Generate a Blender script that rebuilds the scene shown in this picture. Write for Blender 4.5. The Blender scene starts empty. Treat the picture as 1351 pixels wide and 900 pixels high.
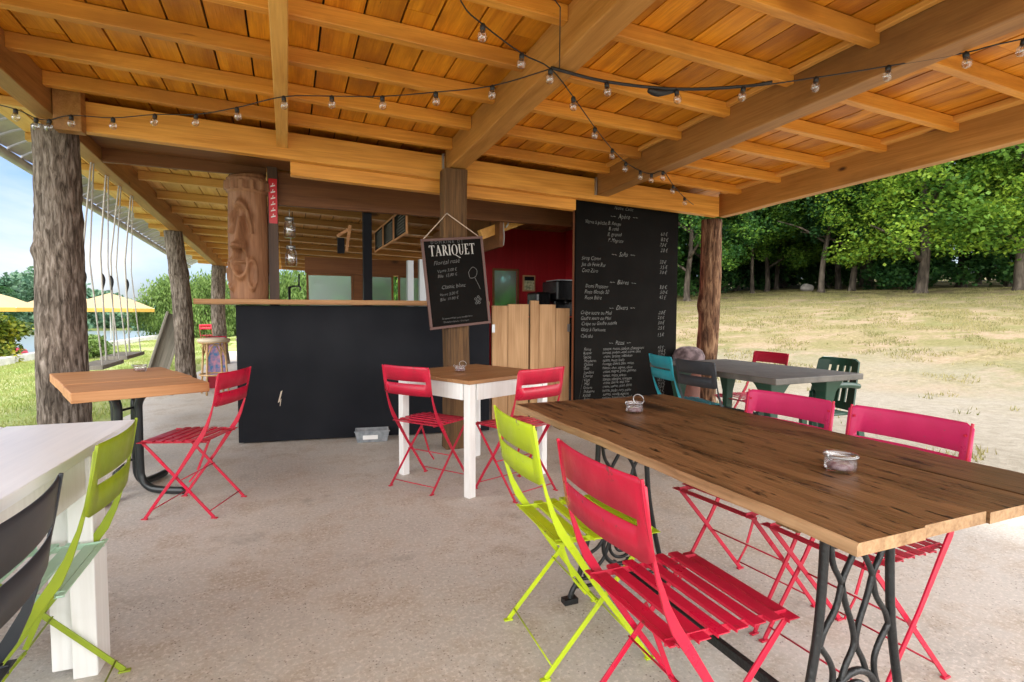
import bpy, math, random
import numpy as np
from mathutils import Vector, Matrix, noise as mn
PI = math.pi
random.seed(7); rng = np.random.default_rng(11)
S = bpy.context.scene; COL = S.collection

# ------------------------------------------------------------------ camera
f, yaw, pit, rol, CH = 711.64, 0.394001, 0.0527416, 0.0036532, 1.178
cam = bpy.data.objects.new('camera', bpy.data.cameras.new('camera')); COL.objects.link(cam); S.camera = cam
Fv = Vector((math.sin(yaw)*math.cos(pit), math.cos(yaw)*math.cos(pit), -math.sin(pit)))
Rv = Vector((math.cos(yaw), -math.sin(yaw), 0)); Uv = Rv.cross(Fv)
R2 = Rv*math.cos(rol)+Uv*math.sin(rol); U2 = -Rv*math.sin(rol)+Uv*math.cos(rol)
M = Matrix((R2, U2, -Fv)).transposed().to_4x4(); M.translation = (0, 0, CH); cam.matrix_world = M
cam.data.sensor_width = 36; cam.data.lens = f/1351*36; cam.data.clip_start = .05; cam.data.clip_end = 600

# ------------------------------------------------------------------ world, sun, exposure
SUN_EL, SUN_AZ = math.radians(56), math.radians(38)      # azimuth from +Y, clockwise
w = bpy.data.worlds.new('World'); S.world = w; w.use_nodes = True
nt = w.node_tree; nt.nodes.clear()
N = nt.nodes.new; L = nt.links.new
out = N('ShaderNodeOutputWorld'); bg = N('ShaderNodeBackground'); bg.inputs[1].default_value = .15
sky = N('ShaderNodeTexSky'); sky.sky_type = 'NISHITA'; sky.sun_disc = False
sky.sun_elevation = SUN_EL; sky.sun_rotation = SUN_AZ; sky.air_density = 1.0; sky.dust_density = 1.5; sky.ozone_density = 1.2
tc = N('ShaderNodeTexCoord'); mp = N('ShaderNodeMapping'); mp.inputs['Scale'].default_value = (1, 1, 2.6)
nz = N('ShaderNodeTexNoise'); nz.inputs['Scale'].default_value = 2.6; nz.inputs['Detail'].default_value = 9; nz.inputs['Roughness'].default_value = .55; nz.inputs['Distortion'].default_value = .4
rp_ = N('ShaderNodeValToRGB'); rp_.color_ramp.elements[0].position = .44; rp_.color_ramp.elements[1].position = .74
sep = N('ShaderNodeSeparateXYZ'); mr = N('ShaderNodeMapRange'); mr.inputs[1].default_value = -.62; mr.inputs[2].default_value = .3; mr.inputs[3].default_value = 0; mr.inputs[4].default_value = .95
ad = N('ShaderNodeMath'); ad.operation = 'ADD'; ad.use_clamp = True
mx = N('ShaderNodeMix'); mx.data_type = 'RGBA'
cm = N('ShaderNodeMix'); cm.data_type = 'RGBA'; cm.inputs[6].default_value = (2.7, 2.75, 2.85, 1); cm.inputs[7].default_value = (13.2, 13.0, 12.8, 1)  # bright sky bank added behind and beside the view to fill the interior
L(tc.outputs['Generated'], mp.inputs[0]); L(mp.outputs[0], nz.inputs[0]); L(nz.outputs[0], rp_.inputs[0])
L(tc.outputs['Generated'], sep.inputs[0]); ng = N('ShaderNodeMath'); ng.operation = 'MULTIPLY'; ng.inputs[1].default_value = -1; L(sep.outputs[1], ng.inputs[0]); L(ng.outputs[0], mr.inputs[0]); L(mr.outputs[0], ad.inputs[1]); L(rp_.outputs[0], ad.inputs[0])
L(mr.outputs[0], cm.inputs[0]); L(ad.outputs[0], mx.inputs[0]); tn = N('ShaderNodeMix'); tn.data_type = 'RGBA'; tn.blend_type = 'MULTIPLY'; tn.inputs[0].default_value = 1; tn.inputs[7].default_value = (.30, .365, .50, 1); L(sky.outputs[0], tn.inputs[6]); L(tn.outputs[2], mx.inputs[6]); L(cm.outputs[2], mx.inputs[7])
L(mx.outputs[2], bg.inputs[0]); L(bg.outputs[0], out.inputs[0])
sl = bpy.data.lights.new('sun', 'SUN'); sl.energy = 1.1; sl.angle = math.radians(9); sl.color = (1, .95, .86)
so = bpy.data.objects.new('sun', sl); COL.objects.link(so)
sd = Vector((math.sin(SUN_AZ)*math.cos(SUN_EL), math.cos(SUN_AZ)*math.cos(SUN_EL), math.sin(SUN_EL)))
so.rotation_euler = sd.to_track_quat('Z', 'Y').to_euler()
S.view_settings.view_transform = 'Standard'; S.view_settings.look = 'None'; S.view_settings.gamma = 1
S.view_settings.exposure = 1.53
S.cycles.max_bounces = 10; S.cycles.diffuse_bounces = 6; S.cycles.transparent_max_bounces = 16

# ------------------------------------------------------------------ materials
def mat(name, col, rough=.6, metal=0, spec=.5, bump=None, var=None, coat=0, chips=None):
    m = bpy.data.materials.new(name); m.use_nodes = True; t = m.node_tree
    b = t.nodes['Principled BSDF']; b.inputs['Base Color'].default_value = (*col, 1); b.inputs['Roughness'].default_value = rough
    b.inputs['Metallic'].default_value = metal; b.inputs['Specular IOR Level'].default_value = spec; b.inputs['Coat Weight'].default_value = coat
    c = t.nodes.new('ShaderNodeTexCoord')
    if var:      # (scale, amount, second colour)
        n = t.nodes.new('ShaderNodeTexNoise'); n.inputs['Scale'].default_value = var[0]; n.inputs['Detail'].default_value = 6
        r = t.nodes.new('ShaderNodeValToRGB'); r.color_ramp.elements[0].position = .5-var[1]; r.color_ramp.elements[1].position = .5+var[1]
        r.color_ramp.elements[0].color = (*col, 1); r.color_ramp.elements[1].color = (*var[2], 1)
        t.links.new(c.outputs['Object'], n.inputs[0]); t.links.new(n.outputs[0], r.inputs[0]); t.links.new(r.outputs[0], b.inputs['Base Color'])
    if chips:    # (scale, threshold, colour): worn spots with a shape of their own
        n = t.nodes.new('ShaderNodeTexNoise'); n.inputs['Scale'].default_value = chips[0]; n.inputs['Detail'].default_value = 9; n.inputs['Roughness'].default_value = .7
        r = t.nodes.new('ShaderNodeValToRGB'); r.color_ramp.elements[0].position = chips[1]; r.color_ramp.elements[1].position = chips[1]+.03
        x = t.nodes.new('ShaderNodeMix'); x.data_type = 'RGBA'; x.inputs[7].default_value = (*chips[2], 1); x.inputs[6].default_value = (*col, 1)
        if b.inputs['Base Color'].is_linked: t.links.new(b.inputs['Base Color'].links[0].from_socket, x.inputs[6])
        t.links.new(c.outputs['Object'], n.inputs[0]); t.links.new(n.outputs[0], r.inputs[0]); t.links.new(r.outputs[0], x.inputs[0]); t.links.new(x.outputs[2], b.inputs['Base Color'])
        q = t.nodes.new('ShaderNodeMapRange'); q.inputs[1].default_value = .3; q.inputs[2].default_value = .7; q.inputs[3].default_value = max(.1, rough-.16); q.inputs[4].default_value = min(1, rough+.2)
        n2 = t.nodes.new('ShaderNodeTexNoise'); n2.inputs['Scale'].default_value = chips[0]*.35; n2.inputs['Detail'].default_value = 6; t.links.new(c.outputs['Object'], n2.inputs[0]); t.links.new(n2.outputs[0], q.inputs[0]); t.links.new(q.outputs[0], b.inputs['Roughness'])
    if bump:     # (scale, strength)
        n = t.nodes.new('ShaderNodeTexNoise'); n.inputs['Scale'].default_value = bump[0]; n.inputs['Detail'].default_value = 5
        u = t.nodes.new('ShaderNodeBump'); u.inputs['Strength'].default_value = bump[1]; u.inputs['Distance'].default_value = .01
        t.links.new(c.outputs['Object'], n.inputs[0]); t.links.new(n.outputs[0], u.inputs['Height']); t.links.new(u.outputs[0], b.inputs['Normal'])
    return m

def wood(name, c1, c2, knot, axis='Y', rough=.55, freq=9, var=.25, knots=.35, bump=.25, kscale=2.4, stain=None, spec=.4, smap=(.5, 1.6), marks=None):
    """boards with grain along the axis, a tone per loose piece, knots and streaks"""
    m = bpy.data.materials.new(name); m.use_nodes = True; t = m.node_tree; A = t.nodes.new; K = t.links.new
    b = t.nodes['Principled BSDF']; b.inputs['Roughness'].default_value = rough; b.inputs['Specular IOR Level'].default_value = spec
    c = A('ShaderNodeTexCoord'); g = A('ShaderNodeNewGeometry')
    off = A('ShaderNodeVectorMath'); off.operation = 'SCALE'; off.inputs[0].default_value = (17, 31, 23); K(g.outputs['Random Per Island'], off.inputs['Scale'])
    av = A('ShaderNodeVectorMath'); K(c.outputs['Object'], av.inputs[0]); K(off.outputs[0], av.inputs[1])
    def mapped(s_along, s_across):
        q = A('ShaderNodeMapping'); s = [s_across]*3; s['XYZ'.index(axis)] = s_along; q.inputs['Scale'].default_value = s; K(av.outputs[0], q.inputs[0]); return q.outputs[0]
    n1 = A('ShaderNodeTexNoise'); n1.inputs['Scale'].default_value = 1; n1.inputs['Detail'].default_value = 7; n1.inputs['Distortion'].default_value = 1.2; K(mapped(.9, freq), n1.inputs[0])
    n2 = A('ShaderNodeTexNoise'); n2.inputs['Scale'].default_value = 1; n2.inputs['Detail'].default_value = 5; K(mapped(3, freq*9), n2.inputs[0])
    r = A('ShaderNodeValToRGB'); r.color_ramp.elements[0].position = .33; r.color_ramp.elements[1].position = .68
    r.color_ramp.elements[0].color = (*c1, 1); r.color_ramp.elements[1].color = (*c2, 1)
    ma = A('ShaderNodeMath'); ma.operation = 'MULTIPLY_ADD'; ma.inputs[1].default_value = .45; K(n2.outputs[0], ma.inputs[0])
    ms = A('ShaderNodeMath'); ms.operation = 'MULTIPLY'; ms.inputs[1].default_value = .6; K(n1.outputs[0], ms.inputs[0]); K(ms.outputs[0], ma.inputs[2]); K(ma.outputs[0], r.inputs[0])
    v = A('ShaderNodeTexVoronoi'); v.inputs['Scale'].default_value = kscale; v.inputs['Randomness'].default_value = 1; K(mapped(.45, 1.0), v.inputs[0])
    kr = A('ShaderNodeValToRGB'); kr.color_ramp.elements[0].position = .035*knots/.35; kr.color_ramp.elements[1].position = .10*knots/.35+.001
    kr.color_ramp.elements[0].color = (1, 1, 1, 1); kr.color_ramp.elements[1].color = (0, 0, 0, 1); K(v.outputs['Distance'], kr.inputs[0])
    m1 = A('ShaderNodeMix'); m1.data_type = 'RGBA'; K(kr.outputs[0], m1.inputs[0]); K(r.outputs[0], m1.inputs[6]); m1.inputs[7].default_value = (*knot, 1)
    last = m1.outputs[2]
    if stain:    # (colour, scale, low, high)
        n3 = A('ShaderNodeTexNoise'); n3.inputs['Scale'].default_value = stain[1]; n3.inputs['Detail'].default_value = 6; n3.inputs['Roughness'].default_value = .65; K(mapped(*smap), n3.inputs[0])
        r3 = A('ShaderNodeValToRGB'); r3.color_ramp.elements[0].position = stain[2]; r3.color_ramp.elements[1].position = stain[3]; K(n3.outputs[0], r3.inputs[0])
        m3 = A('ShaderNodeMix'); m3.data_type = 'RGBA'; K(r3.outputs[0], m3.inputs[0]); K(last, m3.inputs[6]); m3.inputs[7].default_value = (*stain[0], 1); last = m3.outputs[2]
    if marks:    # (colour, along, across, threshold): cracks and dark scuffs following the grain
        n4 = A('ShaderNodeTexNoise'); n4.inputs['Scale'].default_value = 1; n4.inputs['Detail'].default_value = 8; n4.inputs['Roughness'].default_value = .7; K(mapped(marks[1], marks[2]), n4.inputs[0])
        r4 = A('ShaderNodeValToRGB'); r4.color_ramp.elements[0].position = marks[3]; r4.color_ramp.elements[1].position = marks[3]+.05; K(n4.outputs[0], r4.inputs[0])
        m4 = A('ShaderNodeMix'); m4.data_type = 'RGBA'; K(r4.outputs[0], m4.inputs[0]); K(last, m4.inputs[6]); m4.inputs[7].default_value = (*marks[0], 1); last = m4.outputs[2]
    hs = A('ShaderNodeHueSaturation'); mr = A('ShaderNodeMapRange'); mr.inputs[3].default_value = 1-var; mr.inputs[4].default_value = 1+var*.8; K(g.outputs['Random Per Island'], mr.inputs[0]); K(mr.outputs[0], hs.inputs['Value']); K(last, hs.inputs['Color'])
    K(hs.outputs[0], b.inputs['Base Color'])
    u = A('ShaderNodeBump'); u.inputs['Strength'].default_value = bump; u.inputs['Distance'].default_value = .004; K(n2.outputs[0], u.inputs['Height']); K(u.outputs[0], b.inputs['Normal'])
    return m

OR1, OR2, ORK = (.50, .15, .004), (.82, .335, .018), (.16, .035, .005)
W_ROOF = wood('roof_board_wood', OR1, OR2, ORK, 'Y', rough=.42, freq=13, var=.19, knots=.6, kscale=3.0, bump=.4, stain=((.36, .11, .008), 1.3, .46, .66), marks=((.14, .03, .004), 2.5, 30, .66))
W_X = wood('rafter_wood_x', (.62, .225, .022), (.94, .44, .070), ORK, 'X', rough=.45, freq=14, var=.18, knots=.75, kscale=2.6, stain=((.48, .19, .03), 1.2, .46, .68), marks=((.22, .07, .012), 2.5, 40, .65))
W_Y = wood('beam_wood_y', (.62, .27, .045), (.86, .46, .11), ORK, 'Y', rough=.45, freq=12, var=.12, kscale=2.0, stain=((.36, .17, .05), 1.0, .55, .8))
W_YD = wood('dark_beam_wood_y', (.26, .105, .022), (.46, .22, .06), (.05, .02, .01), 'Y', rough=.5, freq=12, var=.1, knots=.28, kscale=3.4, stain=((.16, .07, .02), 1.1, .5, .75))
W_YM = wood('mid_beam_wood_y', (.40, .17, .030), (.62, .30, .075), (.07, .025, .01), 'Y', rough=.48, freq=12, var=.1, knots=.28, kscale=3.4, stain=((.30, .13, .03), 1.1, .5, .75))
W_BACK = wood('bounce_lit_roof_board_wood', (.66, .34, .075), (.90, .56, .19), (.2, .07, .02), 'Y', rough=.5, freq=13, var=.18, knots=.42, kscale=3.0, bump=.3)  # paler copy of the roof wood, standing for light bounced off the grass
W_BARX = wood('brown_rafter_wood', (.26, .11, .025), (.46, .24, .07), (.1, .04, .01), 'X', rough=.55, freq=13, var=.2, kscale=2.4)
W_BACKX = wood('bounce_lit_rafter_wood', (.66, .34, .08), (.88, .54, .18), (.2, .07, .02), 'X', rough=.5, freq=13, var=.14, kscale=2.4)  # rafters lightened the same way, bounce light put into the colour
W_FR = wood('front_beam_wood', (.54, .205, .024), (.88, .42, .075), ORK, 'X', rough=.45, var=.08, kscale=1.4, stain=((.70, .48, .25), .9, .62, .75))
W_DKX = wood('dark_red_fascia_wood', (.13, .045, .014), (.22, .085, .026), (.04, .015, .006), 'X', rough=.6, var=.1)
W_BROWN = wood('brown_post_wood', (.045, .020, .007), (.19, .10, .038), (.05, .03, .02), 'Z', rough=.8, var=.1, freq=20, bump=1.0, kscale=2, stain=((.03, .016, .008), 1.0, .52, .7), smap=(.8, 9))
W_TABLE = wood('worn_brown_tabletop_wood', (.050, .022, .008), (.215, .110, .048), (.014, .007, .004), 'Y', rough=.45, freq=16, var=.26, knots=1.0, kscale=3.4, bump=.7, stain=((.018, .008, .004), 1.3, .56, .66), spec=.32, smap=(1.1, 6.5), marks=((.012, .005, .003), 7, 34, .565))
W_EDGE = wood('bare_edge_wood', (.20, .105, .045), (.43, .27, .14), (.18, .08, .03), 'Y', rough=.7, freq=12, var=.1, bump=.6)
W_PALE = wood('pale_pine_wood', (.34, .18, .075), (.56, .34, .17), (.16, .07, .03), 'Z', rough=.7, freq=10, var=.14, kscale=2)
W_BART = wood('orange_plank_wood', (.38, .16, .055), (.60, .31, .14), (.2, .08, .03), 'X', rough=.6, freq=10, var=.1)
W_CTR = wood('counter_plank_wood', (.34, .17, .075), (.52, .29, .14), (.12, .05, .02), 'X', rough=.5, freq=11, var=.1)
W_SQT = wood('square_table_wood', (.27, .13, .05), (.42, .22, .095), (.1, .04, .02), 'X', rough=.5, freq=11, var=.1)
W_GREY = wood('weathered_grey_wood', (.17, .155, .13), (.36, .33, .28), (.06, .05, .04), 'Z', rough=.85, freq=10, var=.15, bump=.6)
W_CARVE = wood('carved_brown_wood', (.17, .07, .03), (.36, .175, .085), (.08, .03, .02), 'Z', rough=.6, freq=7, var=.02, bump=.3)
W_WHITEP = wood('white_painted_wood', (.66, .65, .63), (.80, .80, .79), (.48, .45, .40), 'Z', rough=.5, freq=6, var=.03, knots=.25, bump=.15)
W_WHITET = wood('white_painted_top_wood', (.70, .73, .78), (.82, .84, .87), (.55, .55, .55), 'Y', rough=.38, freq=6, var=.03, knots=.2, bump=.15)
W_RED = wood('red_painted_boards', (.33, .006, .012), (.44, .012, .02), (.2, .01, .01), 'Z', rough=.55, freq=8, var=.1)
P_RED = mat('red_pink_paint', (.52, .005, .038), .36, var=(9, .2, (.38, .006, .028)), bump=(60, .08), chips=(26, .63, (.20, .03, .03)))
P_REDB = mat('faded_pink_red_paint', (.62, .022, .085), .42, var=(12, .2, (.54, .03, .10)), bump=(60, .05))
P_SHEEN = mat('sky_sheen_pink_paint', (.55, .022, .12), .42, var=(10, .2, (.45, .02, .09)), bump=(60, .08), chips=(24, .64, (.30, .08, .10)))  # pink stands for sky sheen on the red chair backs
P_LIME = mat('lime_green_paint', (.46, .58, .006), .38, var=(10, .2, (.38, .50, .012)), bump=(60, .08), chips=(26, .64, (.22, .22, .10)))
P_OLIVE = mat('olive_lime_paint', (.25, .32, .010), .45, var=(12, .2, (.20, .27, .012)), bump=(60, .08), chips=(26, .65, (.16, .16, .10)))
P_TEAL = mat('teal_paint', (.008, .27, .33), .4, var=(12, .2, (.01, .22, .28)))
P_DARK = mat('dark_slate_paint', (.022, .026, .032), .4, var=(12, .2, (.03, .034, .04)))
P_MINT = mat('mint_green_slats_paint', (.42, .62, .48), .45, var=(12, .2, (.36, .55, .42)))
P_DRED = mat('dark_red_paint', (.40, .006, .03), .4, chips=(26, .66, (.15, .04, .04)))
P_GREENPL = mat('dark_green_plastic', (.008, .045, .026), .38)
IRON = mat('black_cast_iron', (.012, .013, .014), .38, metal=.3, bump=(80, .3), var=(30, .2, (.02, .021, .022)))
STEEL = mat('black_tube_steel', (.018, .022, .024), .3, metal=.2)
BLACKP = mat('black_panel_paint', (.008, .009, .012), .6, spec=.10, var=(2.5, .25, (.013, .014, .018)), bump=(25, .06), chips=(5, .70, (.05, .05, .052)))
CHALKB = mat('blackboard_surface', (.006, .0055, .005), .9, spec=.06, var=(3, .25, (.011, .010, .009)))
CHALK = mat('white_chalk', (.34, .34, .32), .9, var=(160, .12, (.12, .12, .115)))
CHALK2 = mat('faint_chalk', (.26, .26, .25), .9, var=(120, .12, (.12, .12, .12)))
GALV = mat('galvanised_metal', (.42, .44, .45), .4, metal=.8)
ZINC = mat('grey_fibre_cement', (.42, .42, .43), .75, var=(3, .2, (.60, .60, .60)), bump=(30, .2))
CABLE = mat('black_cable_rubber', (.012, .011, .011), .5)
ROPE = mat('pale_rope', (.62, .60, .56), .85)
TWINE = mat('beige_string', (.55, .44, .34), .85)
CONCT = mat('concrete_tabletop', (.065, .06, .052), .6, var=(8, .2, (.12, .11, .095)), bump=(60, .2))
BROWNFR = mat('brown_frame_paint', (.10, .045, .035), .5)
REDSIGN = mat('red_sign_enamel', (.55, .01, .02), .3)
WHITE = mat('white_paint', (.75, .75, .74), .5)
GREYP = mat('light_grey_plastic', (.15, .17, .19), .45, var=(20, .2, (.30, .32, .34)))
COFFEE = mat('black_machine_enamel', (.010, .010, .011), .25)
RATTAN = mat('rattan_cane', (.42, .25, .11), .6, var=(40, .2, (.55, .36, .18)), bump=(120, .5))
CUSH = mat('cream_seat_weave', (.62, .52, .40), .8, bump=(120, .5))
MAUVE = mat('mauve_grey_fabric', (.06, .038, .04), .9, var=(14, .1, (.18, .13, .135)), bump=(40, .4))
PARAY = mat('yellow_parasol_cloth', (.46, .28, .05), .8)
PARAW = mat('cream_parasol_cloth', (.36, .27, .14), .8)
STONE = mat('pale_stone', (.42, .41, .40), .8, var=(4, .2, (.58, .57, .55)), bump=(20, .5))
ROCKM = mat('grey_rock', (.22, .2, .18), .9, var=(4, .2, (.34, .31, .27)), bump=(10, .8))
PINKISH = mat('pale_pink_wax', (.30, .17, .19), .5, var=(60, .1, (.50, .42, .44)))

def glassm(name, col=(1, 1, 1), rough=.02, lo=.06, hi=.9):
    m = bpy.data.materials.new(name); m.use_nodes = True; t = m.node_tree; t.nodes.remove(t.nodes['Principled BSDF'])
    g = t.nodes.new('ShaderNodeBsdfGlossy'); g.inputs['Roughness'].default_value = rough; g.inputs[0].default_value = (.95, .95, .95, 1)
    tr = t.nodes.new('ShaderNodeBsdfTransparent'); tr.inputs[0].default_value = (*col, 1)
    fr = t.nodes.new('ShaderNodeLayerWeight'); fr.inputs[0].default_value = .22
    mm = t.nodes.new('ShaderNodeMapRange'); mm.inputs[3].default_value = lo; mm.inputs[4].default_value = hi
    x = t.nodes.new('ShaderNodeMixShader'); t.links.new(fr.outputs['Facing'], mm.inputs[0]); t.links.new(mm.outputs[0], x.inputs[0])
    t.links.new(tr.outputs[0], x.inputs[1]); t.links.new(g.outputs[0], x.inputs[2]); t.links.new(x.outputs[0], t.nodes['Material Output'].inputs[0])
    return m
GLASS = glassm('clear_bulb_glass', (.94, .94, .93), .02, .10, .85)
JARG = glassm('jar_glass', (.90, .89, .90), .03, .10, .75)
PANE = glassm('window_film', (.42, .66, .60), .35, .22, .5)
def bark(name, c1, c2, c3, sc=9):
    m = bpy.data.materials.new(name); m.use_nodes = True; t = m.node_tree; A = t.nodes.new; K = t.links.new
    b = t.nodes['Principled BSDF']; b.inputs['Roughness'].default_value = .9; b.inputs['Specular IOR Level'].default_value = .2
    c = A('ShaderNodeTexCoord'); q = A('ShaderNodeMapping'); q.inputs['Scale'].default_value = (sc*2.2, sc*2.2, sc*.40); K(c.outputs['Object'], q.inputs[0])
    n = A('ShaderNodeTexNoise'); n.inputs['Scale'].default_value = 1; n.inputs['Detail'].default_value = 8; n.inputs['Roughness'].default_value = .62; n.inputs['Distortion'].default_value = .6; K(q.outputs[0], n.inputs[0])
    r = A('ShaderNodeValToRGB'); e = r.color_ramp.elements; e[0].position = .36; e[0].color = (*c1, 1); e[1].position = .66; e[1].color = (*c3, 1); x = e.new(.5); x.color = (*c2, 1); K(n.outputs[0], r.inputs[0])
    n2 = A('ShaderNodeTexNoise'); n2.inputs['Scale'].default_value = 2.3; n2.inputs['Detail'].default_value = 3; K(c.outputs['Object'], n2.inputs[0])
    h = A('ShaderNodeHueSaturation'); mr = A('ShaderNodeMapRange'); mr.inputs[1].default_value = .3; mr.inputs[2].default_value = .7; mr.inputs[3].default_value = .65; mr.inputs[4].default_value = 1.25
    K(n2.outputs[0], mr.inputs[0]); K(mr.outputs[0], h.inputs['Value']); K(r.outputs[0], h.inputs['Color']); K(h.outputs[0], b.inputs['Base Color'])
    u = A('ShaderNodeBump'); u.inputs['Strength'].default_value = .9; u.inputs['Distance'].default_value = .02; K(n.outputs[0], u.inputs['Height']); K(u.outputs[0], b.inputs['Normal'])
    return m
BARK = bark('grey_brown_bark', (.050, .038, .030), (.16, .128, .105), (.33, .28, .245), 21)
BARKR = bark('reddish_brown_bark', (.035, .016, .009), (.12, .06, .032), (.27, .16, .09), 12)
BARKF = bark('dark_tree_bark', (.03, .024, .018), (.08, .064, .05), (.17, .14, .11), 2)

def leafm(name, ca, cb, cc, trans=.35):
    m = bpy.data.materials.new(name); m.use_nodes = True; t = m.node_tree; A = t.nodes.new; K = t.links.new
    b = t.nodes['Principled BSDF']; b.inputs['Roughness'].default_value = .55; b.inputs['Specular IOR Level'].default_value = .3
    g = A('ShaderNodeNewGeometry'); c = A('ShaderNodeTexCoord'); oi = A('ShaderNodeObjectInfo')
    n = A('ShaderNodeTexNoise'); n.inputs['Scale'].default_value = .9; n.inputs['Detail'].default_value = 2; K(c.outputs['Object'], n.inputs[0])
    s = A('ShaderNodeMath'); s.operation = 'MULTIPLY_ADD'; s.inputs[1].default_value = .45; K(g.outputs['Random Per Island'], s.inputs[0]); K(n.outputs[0], s.inputs[2])
    s2 = A('ShaderNodeMath'); s2.operation = 'MULTIPLY_ADD'; s2.inputs[1].default_value = .3; K(oi.outputs['Random'], s2.inputs[0]); K(s.outputs[0], s2.inputs[2])
    r = A('ShaderNodeValToRGB'); e = r.color_ramp.elements; e[0].position = .5; e[0].color = (*ca, 1); e[1].position = 1.0; e[1].color = (*cc, 1); x = e.new(.78); x.color = (*cb, 1); K(s2.outputs[0], r.inputs[0]); K(r.outputs[0], b.inputs['Base Color'])
    tl = A('ShaderNodeBsdfTranslucent'); K(r.outputs[0], tl.inputs[0]); ms = A('ShaderNodeMixShader'); ms.inputs[0].default_value = trans
    K(b.outputs[0], ms.inputs[1]); K(tl.outputs[0], ms.inputs[2]); K(ms.outputs[0], t.nodes['Material Output'].inputs[0])
    return m
LEAF_A = leafm('mid_green_leaves', (.014, .06, .012), (.05, .14, .022), (.15, .28, .035))
LEAF_B = leafm('dark_green_leaves', (.016, .060, .022), (.035, .11, .032), (.075, .18, .04), .35)
LEAF_C = leafm('bright_green_leaves', (.035, .10, .012), (.11, .23, .025), (.27, .40, .04), .4)
LEAF_W = leafm('pale_willow_leaves', (.07, .13, .03), (.13, .22, .05), (.22, .32, .09), .4)
LEAF_Y = leafm('yellow_green_leaves', (.04, .08, .01), (.13, .17, .015), (.38, .36, .03), .35)
LEAF_H = leafm('haze_tinted_far_leaves', (.045, .11, .065), (.075, .16, .095), (.12, .22, .12), .2)  # bluish tint puts distance haze into the leaf colour
GRASS = leafm('lawn_blades', (.10, .17, .03), (.22, .30, .06), (.34, .36, .12), .4)
DRYG = leafm('dry_grass_blades', (.07, .09, .02), (.17, .17, .055), (.32, .28, .12), .3)

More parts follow.
